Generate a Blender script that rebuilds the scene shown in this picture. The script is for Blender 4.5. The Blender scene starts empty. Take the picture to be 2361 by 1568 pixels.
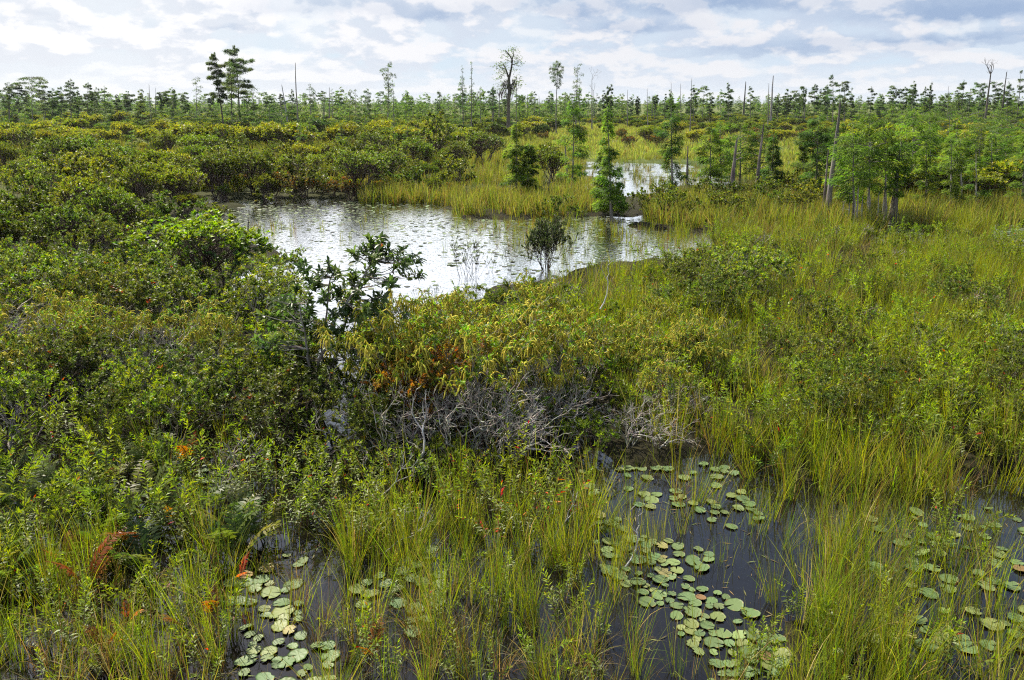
import bpy, math, random
import numpy as np
from mathutils import Vector
rng = np.random.default_rng(11)
random.seed(11)
S = bpy.context.scene
COL = S.collection
TAU = math.tau
# ------------------------------------------------------------------ camera
CAM_H, PITCH, FPX = 6.0, math.radians(16.5), 800.0      # focal length in pixels of a 1024 wide frame
CP, SP = math.cos(PITCH), math.sin(PITCH)
K = 2360/1024
cd = bpy.data.cameras.new('camera'); cam = bpy.data.objects.new('camera', cd); COL.objects.link(cam)
cam.location = (0, 0, CAM_H); cam.rotation_euler = (math.pi/2-PITCH, 0, 0)
cd.sensor_width = 36; cd.lens = 36*FPX/1024; cd.clip_start = .1; cd.clip_end = 12000
S.camera = cam

def ray(px, py):
    """direction through a point of the 2360 px wide photograph"""
    u = (np.asarray(px, float)-1180)/K/FPX; v = (np.asarray(py, float)-784)/K/FPX
    return np.stack([u, CP-v*SP, -SP-v*CP], -1)
def at(px, py, z=0.0):
    d = ray(px, py); t = (z-CAM_H)/d[..., 2]
    return np.stack([d[..., 0]*t, d[..., 1]*t, np.full_like(t, z)], -1)
def on_plane(px, py, Y):
    d = ray(px, py); t = Y/d[..., 1]
    return np.array([d[..., 0]*t, Y, CAM_H+d[..., 2]*t])
def proj(P):
    P = np.asarray(P, float); x = P[..., 0]; y = P[..., 1]; z = P[..., 2]-CAM_H
    dep = y*CP-z*SP; up = y*SP+z*CP
    dep = np.where(dep < .05, .05, dep)
    return 1180+x/dep*FPX*K, 784-up/dep*FPX*K
def inpoly(px, py, poly):
    r = np.zeros(np.shape(px), bool); n = len(poly); j = n-1
    for i in range(n):
        xi, yi = poly[i]; xj, yj = poly[j]
        c = ((yi > py) != (yj > py)) & (px < (xj-xi)*(py-yi)/((yj-yi) or 1e-9)+xi)
        r ^= c; j = i
    return r
def vnoise(x, y, s, seed=0):
    """smooth value noise 0..1"""
    x = np.asarray(x)/s+seed*17.3; y = np.asarray(y)/s-seed*9.1
    xi = np.floor(x); yi = np.floor(y); fx = x-xi; fy = y-yi
    fx = fx*fx*(3-2*fx); fy = fy*fy*(3-2*fy)
    def h(a, b):
        v = np.sin(a*127.1+b*311.7+seed*13.7)*43758.5453
        return v-np.floor(v)
    return (h(xi, yi)*(1-fx)+h(xi+1, yi)*fx)*(1-fy)+(h(xi, yi+1)*(1-fx)+h(xi+1, yi+1)*fx)*fy

# ------------------------------------------------------------------ materials
def nt(m):
    m.use_nodes = True; m.node_tree.nodes.clear(); return m.node_tree.nodes, m.node_tree.links
def leaf_mat(name, trans=.4, rough=.5, spec=.3, hv=.03, vv=.5):
    m = bpy.data.materials.new(name); N, L = nt(m)
    out = N.new('ShaderNodeOutputMaterial'); mix = N.new('ShaderNodeMixShader')
    pb = N.new('ShaderNodeBsdfPrincipled'); tr = N.new('ShaderNodeBsdfTranslucent')
    at_ = N.new('ShaderNodeAttribute'); at_.attribute_name = 'col'
    oi = N.new('ShaderNodeObjectInfo'); hs = N.new('ShaderNodeHueSaturation')
    h = N.new('ShaderNodeMapRange'); h.inputs['To Min'].default_value = .5-hv*.4; h.inputs['To Max'].default_value = .5+hv*.6
    v = N.new('ShaderNodeMapRange'); v.inputs['To Min'].default_value = 1-vv*.5; v.inputs['To Max'].default_value = 1+vv*.5
    wn = N.new('ShaderNodeTexWhiteNoise'); wn.noise_dimensions = '1D'
    L.new(oi.outputs['Random'], h.inputs['Value']); L.new(oi.outputs['Random'], wn.inputs['W'])
    L.new(wn.outputs['Value'], v.inputs['Value'])
    L.new(h.outputs['Result'], hs.inputs['Hue']); L.new(v.outputs['Result'], hs.inputs['Value'])
    L.new(at_.outputs['Color'], hs.inputs['Color'])
    L.new(hs.outputs['Color'], pb.inputs['Base Color'])
    sat = N.new('ShaderNodeHueSaturation'); sat.inputs['Saturation'].default_value = 1.1; sat.inputs['Value'].default_value = 1.7
    L.new(hs.outputs['Color'], sat.inputs['Color']); L.new(sat.outputs['Color'], tr.inputs['Color'])
    pb.inputs['Roughness'].default_value = rough; pb.inputs['Specular IOR Level'].default_value = spec
    mix.inputs['Fac'].default_value = trans
    L.new(pb.outputs[0], mix.inputs[1]); L.new(tr.outputs[0], mix.inputs[2]); L.new(mix.outputs[0], out.inputs[0])
    return m
def bark_mat(name, rough=.9, scale=9.0, contrast=.55):
    m = bpy.data.materials.new(name); N, L = nt(m)
    out = N.new('ShaderNodeOutputMaterial'); pb = N.new('ShaderNodeBsdfPrincipled')
    a = N.new('ShaderNodeAttribute'); a.attribute_name = 'col'
    tc = N.new('ShaderNodeTexCoord'); mp = N.new('ShaderNodeMapping'); mp.inputs['Scale'].default_value = (1, 1, .18)
    nz = N.new('ShaderNodeTexNoise'); nz.inputs['Scale'].default_value = scale; nz.inputs['Detail'].default_value = 4
    mr = N.new('ShaderNodeMapRange'); mr.inputs['From Min'].default_value = .3; mr.inputs['From Max'].default_value = .7
    mr.inputs['To Min'].default_value = 1-contrast; mr.inputs['To Max'].default_value = 1+contrast*.7
    mx = N.new('ShaderNodeVectorMath'); mx.operation = 'SCALE'
    L.new(tc.outputs['Object'], mp.inputs['Vector']); L.new(mp.outputs[0], nz.inputs['Vector'])
    L.new(nz.outputs['Fac'], mr.inputs['Value']); L.new(a.outputs['Color'], mx.inputs[0]); L.new(mr.outputs[0], mx.inputs['Scale'])
    bp = N.new('ShaderNodeBump'); bp.inputs['Strength'].default_value = .5; bp.inputs['Distance'].default_value = .03
    L.new(nz.outputs['Fac'], bp.inputs['Height']); L.new(bp.outputs[0], pb.inputs['Normal'])
    L.new(mx.outputs[0], pb.inputs['Base Color']); pb.inputs['Roughness'].default_value = rough
    pb.inputs['Specular IOR Level'].default_value = .15
    L.new(pb.outputs[0], out.inputs[0]); return m
M_LEAF = leaf_mat('shrub_leaf', .42, .48, .35, .03, .45)
M_GLOSS = leaf_mat('glossy_leaf', .42, .36, .35, .015, .3)
M_NEEDLE = leaf_mat('cypress_foliage', .55, .6, .2, .025, .35)
M_GRASS = leaf_mat('sedge_blade', .42, .5, .3, .03, .45)
M_FLOWER = leaf_mat('catkin', .2, .7, .1, .01, .2)
M_PAD = leaf_mat('lily_leaf', .1, .5, .28, .02, .35)
M_MID = leaf_mat('scrub_leaf', .4, .55, .2, .03, .5)
M_BARK = bark_mat('bark')
M_TWIG = bark_mat('twig', .85, 5, .35)

# ------------------------------------------------------------------ mesh builder
def nrm(a): return a/np.maximum(np.linalg.norm(a, axis=-1, keepdims=True), 1e-9)
def basis(A):
    A = nrm(A); r = np.where(np.abs(A[:, 2:3]) < .9, [[0, 0, 1.]], [[1., 0, 0]])
    U = nrm(np.cross(A, r)); return A, U, np.cross(A, U)
def rep3(c, n):
    c = np.asarray(c, float)
    return np.broadcast_to(c, (n, 3)) if c.ndim == 1 else c
class MB:
    def __init__(s): s.v = []; s.f = []; s.c = []; s.n = 0
    def add(s, v, f, c):
        s.v.append(np.asarray(v, float)); s.f.append(np.asarray(f, int)+s.n); s.c.append(np.asarray(c, float)); s.n += len(v)
    def leaves(s, P, D, Nn, L, W, C, fold=.25, droop=.0):
        n = len(P); L = np.broadcast_to(L, n)[:, None]; W = np.broadcast_to(W, n)[:, None]
        D = nrm(D); X = nrm(np.cross(D, Nn)); Z = np.cross(X, D)
        m = P+D*L*.45
        v = np.stack([P, m+X*W*.5+Z*W*fold, P+D*L-Z*L*droop, m-X*W*.5+Z*W*fold], 1).reshape(-1, 3)
        s.add(v, np.arange(4*n).reshape(n, 4), np.repeat(rep3(C, n), 4, 0))
    def broad(s, P, D, Nn, L, W, C, fold=.18, droop=.15):
        n = len(P); L = np.broadcast_to(L, n)[:, None]; W = np.broadcast_to(W, n)[:, None]
        D = nrm(D); X = nrm(np.cross(D, Nn)); Z = np.cross(X, D)
        a = P+D*L*.3; b = P+D*L*.68-Z*L*droop*.4; t = P+D*L-Z*L*droop
        v = np.stack([P, a+X*W*.42+Z*W*fold, b+X*W*.46+Z*W*fold, t, b-X*W*.46+Z*W*fold, a-X*W*.42+Z*W*fold, a, b], 1).reshape(-1, 3)
        f = np.array([[0, 1, 6, 5], [1, 2, 7, 6], [6, 7, 4, 5], [2, 3, 4, 7]])
        s.add(v, (np.arange(n)[:, None, None]*8+f[None]).reshape(-1, 4), np.repeat(rep3(C, n), 8, 0))
    def sticks(s, P0, P1, R0, R1, C, k=3):
        n = len(P0)
        if not n: return
        R0 = np.broadcast_to(R0, n)[:, None]; R1 = np.broadcast_to(R1, n)[:, None]
        A, U, V = basis(P1-P0); r = []
        for B, R in ((P0, R0), (P1, R1)):
            for i in range(k):
                a = TAU*i/k; r.append(B+(U*math.cos(a)+V*math.sin(a))*R)
        v = np.stack(r, 1).reshape(-1, 3)
        f = np.array([[i, (i+1) % k, k+(i+1) % k, k+i] for i in range(k)])
        s.add(v, (np.arange(n)[:, None, None]*2*k+f[None]).reshape(-1, 4), np.repeat(rep3(C, n), 2*k, 0))
    def tube(s, pts, rad, C, k=8, cap=True):
        pts = np.asarray(pts, float); n = len(pts); rad = np.broadcast_to(rad, n)
        T = np.gradient(pts, axis=0); T = nrm(T)
        ref = np.array([1., 0, 0]) if abs(T[0][0]) < .8 else np.array([0, 1., 0])
        v = []; U = None
        for i in range(n):
            U = nrm(ref-T[i]*ref.dot(T[i])); V = np.cross(T[i], U); ref = U
            a = np.arange(k)*TAU/k
            v.append(pts[i]+(np.cos(a)[:, None]*U+np.sin(a)[:, None]*V)*rad[i])
        v = np.concatenate(v)
        f = [[i*k+j, i*k+(j+1) % k, (i+1)*k+(j+1) % k, (i+1)*k+j] for i in range(n-1) for j in range(k)]
        s.add(v, f, np.repeat(rep3(C, n), k, 0))
        if cap:
            o = s.n; c = np.asarray(rep3(C, n)[-1:])
            s.add(np.concatenate([v[-k:], pts[-1:]+T[-1:]*rad[-1]*.6]), [[i, (i+1) % k, k, k] for i in range(k)], np.repeat(c, k+1, 0))
    def build(s, name, mat):
        v = np.concatenate(s.v); f = np.concatenate(s.f); c = np.concatenate(s.c)
        me = bpy.data.meshes.new(name); tri = f[:, 2] == f[:, 3]
        fq = f[~tri]; ft = f[tri][:, :3]
        me.vertices.add(len(v)); me.vertices.foreach_set('co', v.astype(np.float32).ravel())
        li = np.concatenate([fq.ravel(), ft.ravel()]); me.loops.add(len(li)); me.loops.foreach_set('vertex_index', li.astype(np.int32))
        st = np.concatenate([np.arange(len(fq))*4, len(fq)*4+np.arange(len(ft))*3])
        me.polygons.add(len(st)); me.polygons.foreach_set('loop_start', st.astype(np.int32))
        me.update(calc_edges=True)
        a = me.attributes.new('col', 'FLOAT_COLOR', 'POINT')
        a.data.foreach_set('color', np.concatenate([np.clip(c, 0, 1), np.ones((len(c), 1))], 1).astype(np.float32).ravel())
        me.materials.append(mat); return me

def vary(cols, n, j=.18, w=None):
    """n colours picked from a palette, each a little off"""
    cols = np.asarray(cols, float); i = rng.choice(len(cols), n, p=w)
    c = cols[i]*(1+rng.normal(0, j, (n, 1)))*(1+rng.normal(0, j*.35, (n, 3)))
    return np.clip(c, .004, .8)
def sphere_dirs(n):
    z = rng.uniform(-1, 1, n); a = rng.uniform(0, TAU, n); r = np.sqrt(1-z*z)
    return np.stack([r*np.cos(a), r*np.sin(a), z], -1)
def whorl(mb, P, A, k, L, W, ang, C, back=.03, broad=False, droop=.1, fold=.22):
    """k leaves round every tip point P with axis A"""
    n = len(P); P = np.repeat(P, k, 0); A_, U, V = basis(np.repeat(A, k, 0)); m = n*k
    a = rng.uniform(0, TAU, m); t = rng.uniform(ang[0], ang[1], m)[:, None]
    D = A_*np.cos(t)+(U*np.cos(a)[:, None]+V*np.sin(a)[:, None])*np.sin(t)
    P = P-A_*(rng.uniform(0, 1, (m, 1))*back)
    Nn = nrm(A_+rng.normal(0, .3, (m, 3)))
    C = np.repeat(C, k, 0)*(1+rng.normal(0, .13, (m, 1)))
    LL = rng.uniform(L[0], L[1], m)
    (mb.broad if broad else mb.leaves)(P, D, Nn, LL, LL*W, C, fold=fold, droop=droop)
    return m

# ------------------------------------------------------------------ scene bookkeeping
def obj(name, me, parent=None, loc=(0, 0, 0), rotz=0, sc=1):
    o = bpy.data.objects.new(name, me); COL.objects.link(o); o.parent = parent
    if parent is None:
        o.location = loc; o.rotation_euler = (0, 0, rotz); o.scale = (sc,)*3 if np.isscalar(sc) else sc
    return o
def tag(o, label=None, cat=None, group=None, kind=None):
    for k, v in (('label', label), ('category', cat), ('group', group), ('kind', kind)):
        if v: o[k] = v
    return o
def thing(proto, name, label, cat, loc, rotz=0, sc=1, group=None, lean=(0, 0)):
    """proto: list of (part name, mesh); one mesh alone becomes the thing itself"""
    if len(proto) == 1:
        r = obj(name, proto[0][1])
    else:
        r = bpy.data.objects.new(name, None); COL.objects.link(r); r.empty_display_size = .2
        for pn, me in proto: obj(pn, me, r)
    r.location = tuple(loc); r.rotation_euler = (lean[0], lean[1], rotz); r.scale = (sc,)*3 if np.isscalar(sc) else sc
    return tag(r, label, cat, group)
def scatter(name, protos, P, rz, sc, idx, label, cat, tilt=None, kind='stuff'):
    """uncountable growth: one object whose points carry instances of the given meshes"""
    n = len(P)
    if not n: return
    me = bpy.data.meshes.new(name); me.vertices.add(n); me.vertices.foreach_set('co', np.asarray(P, np.float32).ravel())
    rot = np.zeros((n, 3), np.float32); rot[:, 2] = rz
    if tilt is not None: rot[:, :2] = tilt
    me.attributes.new('rot', 'FLOAT_VECTOR', 'POINT').data.foreach_set('vector', rot.ravel())
    me.attributes.new('sc', 'FLOAT', 'POINT').data.foreach_set('value', np.asarray(sc, np.float32))
    me.attributes.new('pi', 'INT', 'POINT').data.foreach_set('value', np.asarray(idx, np.int32))
    c = bpy.data.collections.new(name+'_kinds')
    for i, m in enumerate(protos):
        c.objects.link(bpy.data.objects.new('%s_kind_%02d' % (name, i), m))
    g = bpy.data.node_groups.new(name, 'GeometryNodeTree')
    g.interface.new_socket('Geometry', in_out='INPUT', socket_type='NodeSocketGeometry')
    g.interface.new_socket('Geometry', in_out='OUTPUT', socket_type='NodeSocketGeometry')
    N, L = g.nodes, g.links
    gi = N.new('NodeGroupInput'); go = N.new('NodeGroupOutput'); ip = N.new('GeometryNodeInstanceOnPoints')
    ci = N.new('GeometryNodeCollectionInfo'); ci.inputs['Collection'].default_value = c
    ci.inputs['Separate Children'].default_value = True; ci.inputs['Reset Children'].default_value = True
    def named(t, nm):
        a = N.new('GeometryNodeInputNamedAttribute'); a.data_type = t; a.inputs['Name'].default_value = nm
        return a.outputs['Attribute']
    L.new(gi.outputs[0], ip.inputs['Points']); L.new(ci.outputs[0], ip.inputs['Instance'])
    ip.inputs['Pick Instance'].default_value = True
    L.new(named('INT', 'pi'), ip.inputs['Instance Index']); L.new(named('FLOAT', 'sc'), ip.inputs['Scale'])
    e = N.new('FunctionNodeEulerToRotation'); L.new(named('FLOAT_VECTOR', 'rot'), e.inputs[0]); L.new(e.outputs[0], ip.inputs['Rotation'])
    L.new(ip.outputs[0], go.inputs[0])
    o = bpy.data.objects.new(name, me); COL.objects.link(o)
    md = o.modifiers.new('growth', 'NODES'); md.node_group = g
    return tag(o, label, cat, None, kind)
# ------------------------------------------------------------------ ground and water
POND = [(478,468),(700,462),(1030,468),(1060,500),(1200,508),(1350,500),(1480,505),(1600,545),(1600,600),(1420,618),(1210,655),(1040,730),(1000,780),(860,790),(700,720),(640,640),(600,560)]
CHANNEL = [(680,690),(860,760),(850,980),(800,1150),(720,1290),(590,1290),(640,1150),(730,980),(700,800)]
POOL_A = [(540,1240),(790,1240),(800,1420),(770,1568),(770,1720),(540,1720),(540,1400)]
POOL_B = [(1290,1110),(1500,1050),(1700,1050),(1810,1180),(1900,1300),(1870,1420),(1820,1568),(1820,1720),(1480,1720),(1440,1400),(1330,1260)]
POOL_C = [(1900,1150),(2360,1130),(2800,1180),(2800,1720),(2030,1720),(1950,1450),(1880,1300)]
FARPOND = [(1345,374),(1600,378),(1625,392),(1690,412),(1750,424),(1735,444),(1640,436),(1560,432),(1480,462),(1380,447),(1340,412)]
SIDE_A = [(1990,516),(2150,514),(2210,530),(2150,572),(2010,565)]
SIDE_B = [(2270,518),(2500,518),(2500,572),(2290,572)]
UNDER = [(0,1000),(700,1000),(1300,1010),(1420,1130),(1300,1300),(1480,1720),(-400,1720),(-400,1150)]   # dark wet floor under the front plants
WATERS = [POND, CHANNEL, POOL_A, POOL_B, POOL_C, FARPOND, SIDE_A, SIDE_B, UNDER]
def is_water(px, py, which=WATERS):
    r = np.zeros(np.shape(px), bool)
    for w in which: r |= inpoly(px, py, w)
    return r
def geo(a, b, r):
    v = [0.0]; st = a
    while v[-1] < b:
        if v[-1] > 24: st *= r
        v.append(v[-1]+st)
    return np.array(v)
gx = geo(.3, 6000, 1.035); gx = np.concatenate([-gx[:0:-1], gx])
gy = np.concatenate([-geo(.6, 6000, 1.3)[:0:-1], geo(.25, 6000, 1.018)])
X, Y = np.meshgrid(gx, gy); sw = np.clip(Y*.07, .5, 6)                         # ragged shores
wx = (vnoise(X, Y, 4, 51)-.5)*sw*1.6+(vnoise(X, Y, 1.4, 52)-.5)*sw*.7; wy = (vnoise(X, Y, 4, 53)-.5)*sw*1.6+(vnoise(X, Y, 1.4, 54)-.5)*sw*.7
px, py = proj(np.stack([X+wx, Y+wy, 0*X], -1))
w = (is_water(px, py) & (Y > 3)).astype(float)
for _ in range(2):
    w[1:-1, 1:-1] = (w[1:-1, 1:-1]*2+w[:-2, 1:-1]+w[2:, 1:-1]+w[1:-1, :-2]+w[1:-1, 2:])/6
Zg = .12-.5*w+(.14*(vnoise(X, Y, 1.3, 1)-.5)+.12*(vnoise(X, Y, .5, 2)-.5))*np.where(np.hypot(X, Y) < 90, 1, 0)
Zg = np.where(np.hypot(X, Y) < 160, Zg, .14)
Zg = np.where(np.hypot(X, Y) > 160, np.minimum(Zg, .14), Zg)
v = np.stack([X, Y, Zg], -1).reshape(-1, 3); ny, nx = X.shape
i = np.arange(ny*nx).reshape(ny, nx)
f = np.stack([i[:-1, :-1], i[:-1, 1:], i[1:, 1:], i[1:, :-1]], -1).reshape(-1, 4)
def ground_mat():
    m = bpy.data.materials.new('peat_and_turf'); N, L = nt(m)
    out = N.new('ShaderNodeOutputMaterial'); pb = N.new('ShaderNodeBsdfPrincipled'); L.new(pb.outputs[0], out.inputs[0])
    g = N.new('ShaderNodeNewGeometry'); n1 = N.new('ShaderNodeTexNoise'); n1.inputs['Scale'].default_value = .09; n1.inputs['Detail'].default_value = 8
    n1.inputs['Roughness'].default_value = .7
    L.new(g.outputs['Position'], n1.inputs['Vector'])
    n2 = N.new('ShaderNodeTexNoise'); n2.inputs['Scale'].default_value = 6; n2.inputs['Detail'].default_value = 6; L.new(g.outputs['Position'], n2.inputs['Vector'])
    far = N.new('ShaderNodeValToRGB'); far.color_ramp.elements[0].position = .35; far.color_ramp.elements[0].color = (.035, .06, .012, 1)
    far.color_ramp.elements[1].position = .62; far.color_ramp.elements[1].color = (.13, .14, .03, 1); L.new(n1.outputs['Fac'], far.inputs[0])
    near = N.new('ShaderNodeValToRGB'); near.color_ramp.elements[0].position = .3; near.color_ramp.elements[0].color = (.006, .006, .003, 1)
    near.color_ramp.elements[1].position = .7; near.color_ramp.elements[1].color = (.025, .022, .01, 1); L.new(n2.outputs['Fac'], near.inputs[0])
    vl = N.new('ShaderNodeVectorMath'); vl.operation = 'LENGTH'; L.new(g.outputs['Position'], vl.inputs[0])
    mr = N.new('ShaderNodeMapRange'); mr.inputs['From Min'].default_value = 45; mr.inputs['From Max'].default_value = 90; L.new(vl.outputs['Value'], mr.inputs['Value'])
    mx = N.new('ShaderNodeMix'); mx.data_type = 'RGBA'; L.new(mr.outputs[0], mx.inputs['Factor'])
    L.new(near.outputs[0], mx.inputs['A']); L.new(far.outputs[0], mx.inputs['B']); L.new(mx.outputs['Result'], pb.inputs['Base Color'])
    pb.inputs['Roughness'].default_value = .95; pb.inputs['Specular IOR Level'].default_value = .1
    bp = N.new('ShaderNodeBump'); bp.inputs['Strength'].default_value = .8; bp.inputs['Distance'].default_value = .08
    L.new(n2.outputs['Fac'], bp.inputs['Height']); L.new(bp.outputs[0], pb.inputs['Normal'])
    return m
mb = MB(); mb.add(v, f, np.zeros((len(v), 3))); tag(obj('ground', mb.build('ground', ground_mat())), kind='structure')
def water_mat():
    m = bpy.data.materials.new('blackwater'); N, L = nt(m)
    out = N.new('ShaderNodeOutputMaterial'); mix = N.new('ShaderNodeMixShader')
    df = N.new('ShaderNodeBsdfDiffuse'); df.inputs['Color'].default_value = (.006, .005, .004, 1)
    gl = N.new('ShaderNodeBsdfGlossy'); gl.inputs['Color'].default_value = (1, 1, 1, 1)
    fr = N.new('ShaderNodeFresnel'); fr.inputs['IOR'].default_value = 1.36
    g = N.new('ShaderNodeNewGeometry'); mp = N.new('ShaderNodeMapping'); mp.inputs['Scale'].default_value = (1, 1, 1)
    nz = N.new('ShaderNodeTexNoise'); nz.inputs['Scale'].default_value = 5; nz.inputs['Detail'].default_value = 3
    L.new(g.outputs['Position'], mp.inputs[0]); L.new(mp.outputs[0], nz.inputs['Vector'])
    bp = N.new('ShaderNodeBump'); bp.inputs['Distance'].default_value = .03
    sp = N.new('ShaderNodeSeparateXYZ'); L.new(g.outputs['Position'], sp.inputs[0])      # sheltered pools lie still, the open pond is ruffled by the wind
    for sock, a, b in ((gl.inputs['Roughness'], .02, .07), (bp.inputs['Strength'], .1, 1.0)):
        mr = N.new('ShaderNodeMapRange'); mr.inputs['From Min'].default_value = 15; mr.inputs['From Max'].default_value = 36; mr.inputs['To Min'].default_value = a; mr.inputs['To Max'].default_value = b
        L.new(sp.outputs[1], mr.inputs['Value']); L.new(mr.outputs[0], sock)
    L.new(nz.outputs['Fac'], bp.inputs['Height'])
    L.new(bp.outputs[0], gl.inputs['Normal']); L.new(bp.outputs[0], fr.inputs['Normal'])
    gm = N.new('ShaderNodeMath'); gm.operation = 'MULTIPLY_ADD'; gm.inputs[1].default_value = 5.0; gm.inputs[2].default_value = .95; L.new(fr.outputs[0], gm.inputs[0])
    gn = N.new('ShaderNodeMath'); gn.operation = 'MULTIPLY'; gn.use_clamp = True; L.new(gm.outputs[0], gn.inputs[1]); L.new(fr.outputs[0], gn.inputs[0]); L.new(gn.outputs[0], mix.inputs[0]); L.new(df.outputs[0], mix.inputs[1]); L.new(gl.outputs[0], mix.inputs[2]); L.new(mix.outputs[0], out.inputs[0])
    return m
mb = MB(); mb.add([(-140, -30, 0), (140, -30, 0), (140, 150, 0), (-140, 150, 0)], [[0, 1, 2, 3]], np.zeros((4, 3)))
tag(obj('water', mb.build('water', water_mat())), kind='structure')

# ------------------------------------------------------------------ sky and sun
SUN_AZ, SUN_EL = math.radians(-40), math.radians(51)
sd = Vector((math.sin(SUN_AZ)*math.cos(SUN_EL), math.cos(SUN_AZ)*math.cos(SUN_EL), math.sin(SUN_EL)))
ld = bpy.data.lights.new('sun', 'SUN'); ld.energy = 5.0; ld.angle = math.radians(.6); ld.color = (1, .92, .78)
lo = bpy.data.objects.new('sun', ld); COL.objects.link(lo); lo.rotation_euler = sd.to_track_quat('Z', 'Y').to_euler(); lo.location = (0, 0, 60)
W = bpy.data.worlds.new('World'); S.world = W; W.use_nodes = True
N, L = W.node_tree.nodes, W.node_tree.links; N.clear()
def val(x):
    return x
def mth(op, a, b=None, c=None, clamp=False):
    n = N.new('ShaderNodeMath'); n.operation = op; n.use_clamp = clamp
    for k, x in enumerate((a, b, c)):
        if x is None: continue
        if isinstance(x, (int, float)): n.inputs[k].default_value = x
        else: L.new(x, n.inputs[k])
    return n.outputs[0]
def sstep(x, a, b):
    n = N.new('ShaderNodeMapRange'); n.interpolation_type = 'SMOOTHSTEP'; L.new(x, n.inputs['Value'])
    n.inputs['From Min'].default_value = a; n.inputs['From Max'].default_value = b; return n.outputs[0]
def noise(vec, scale, det=6, rough=.55, dist=0):
    n = N.new('ShaderNodeTexNoise'); n.inputs['Scale'].default_value = scale; n.inputs['Detail'].default_value = det
    n.inputs['Roughness'].default_value = rough; n.inputs['Distortion'].default_value = dist; L.new(vec, n.inputs['Vector']); return n.outputs['Fac']
def rgbmix(f, a, b):
    n = N.new('ShaderNodeMix'); n.data_type = 'RGBA'
    if isinstance(f, (int, float)): n.inputs['Factor'].default_value = f
    else: L.new(f, n.inputs['Factor'])
    for k, x in (('A', a), ('B', b)):
        if isinstance(x, tuple): n.inputs[k].default_value = (*x, 1)
        else: L.new(x, n.inputs[k])
    return n.outputs['Result']
def comb(x, y, z):
    n = N.new('ShaderNodeCombineXYZ')
    for k, q in enumerate((x, y, z)):
        if isinstance(q, (int, float)): n.inputs[k].default_value = q
        else: L.new(q, n.inputs[k])
    return n.outputs[0]
tc = N.new('ShaderNodeTexCoord'); sx = N.new('ShaderNodeSeparateXYZ'); L.new(tc.outputs['Generated'], sx.inputs[0])
dx, dy, dz = sx.outputs
az = mth('ARCTAN2', dx, dy); el = mth('ARCSINE', mth('MAXIMUM', dz, .0))
inv = mth('DIVIDE', 1.0, mth('ADD', mth('MAXIMUM', dz, 0), .07))
plane = comb(mth('MULTIPLY', dx, inv), mth('MULTIPLY', dy, inv), 0.0)       # a flat cloud deck overhead
# heaped clouds in rows: the rows crowd together toward the horizon
row = mth('MULTIPLY', mth('POWER', mth('ADD', el, .004), .62), 1.15)
def heap(da, de, seed): return comb(mth('ADD', mth('MULTIPLY', az, 2.0), da+seed), mth('ADD', mth('MULTIPLY', row, 2.2), de), seed*.37)
wob = mth('SUBTRACT', noise(heap(0, 0, 5.0), 9, 7, .62), .5); wob2 = mth('SUBTRACT', noise(heap(0, 0, 21.0), 10, 7, .62), .5)
d0 = noise(heap(0, 0, 3.0), 5.4, 8, .54, .1); d1 = noise(heap(.015, .048, 3.0), 5.4, 8, .54, .1)
lit = sstep(mth('SUBTRACT', d0, d1), -.045, .05)                             # sunward edges of the heaps
body = sstep(d0, .43, .52)
nA = noise(plane, .62, 8, .58, .15)
def blob(px_, py_, wx, wy):
    """soft patch of cloud round a heading and a height above the horizon"""
    d = ray(px_, py_); a0 = math.atan2(d[0], d[1]); e0 = math.asin(d[2]/np.linalg.norm(d))
    sa = wx/K/FPX; se = wy/K/FPX
    a = mth('DIVIDE', mth('SUBTRACT', mth('ADD', az, mth('MULTIPLY', wob, .16)), a0), sa)
    e = mth('DIVIDE', mth('SUBTRACT', mth('ADD', el, mth('MULTIPLY', wob2, .035)), e0), se)
    e = mth('MULTIPLY', e, mth('ADD', 1.0, mth('MULTIPLY', mth('LESS_THAN', e, 0.0), 1.8)))   # flat base
    return mth('EXPONENT', mth('MULTIPLY', mth('ADD', mth('MULTIPLY', a, a), mth('MULTIPLY', e, e)), -1.0))
DARK = [(1290,22,170,42,.7),(1480,66,120,20,.75),(1680,12,190,32,1.0),(2230,30,200,38,1.05),(2160,92,210,14,.6),(1830,122,180,20,.7),
        (700,24,120,38,.5),(1010,38,60,20,.6),(880,34,90,26,.35),(500,66,60,9,.35),(2260,104,140,12,.5),(80,42,50,8,.12),(215,62,90,7,.16)]
BLUE = [(930,140,130,24,.8),(1000,172,160,12,.6),(870,128,60,26,.5),(620,110,60,36,.45),(420,95,120,36,.25),(1230,130,90,26,.5),(1010,192,220,12,.4),(180,110,90,22,.2),(1600,170,200,10,.3),(2000,150,240,14,.4)]
dark = None
for (a, b, c, d, s_) in DARK:
    q = mth('MULTIPLY', blob(a, b, c, d), s_); dark = q if dark is None else mth('ADD', dark, q)
blue = None
for (a, b, c, d, s_) in BLUE:
    q = mth('MULTIPLY', blob(a, b, c, d), s_); blue = q if blue is None else mth('ADD', blue, q)
sky = N.new('ShaderNodeTexSky'); sky.sky_type = 'NISHITA'; sky.sun_disc = False
sky.sun_elevation = SUN_EL; sky.sun_rotation = SUN_AZ % TAU; sky.air_density = 1.0; sky.dust_density = 1.5
hi = sstep(el, .28, .50)                                                      # open blue overhead, thick cloud low down
cover = mth('SUBTRACT', 1.0, mth('MULTIPLY', hi, sstep(nA, .72, .50)), clamp=True)
left = sstep(az, .2, -.5)
white = rgbmix(left, (4.9, 4.8, 4.85), (5.8, 5.7, 5.7))
base = rgbmix(left, (3.2, 3.65, 4.35), (4.2, 4.4, 4.75))
puff = rgbmix(mth('ADD', mth('MULTIPLY', lit, .75), mth('MULTIPLY', sstep(d0, .52, .40), .2), clamp=True), base, white)
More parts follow.
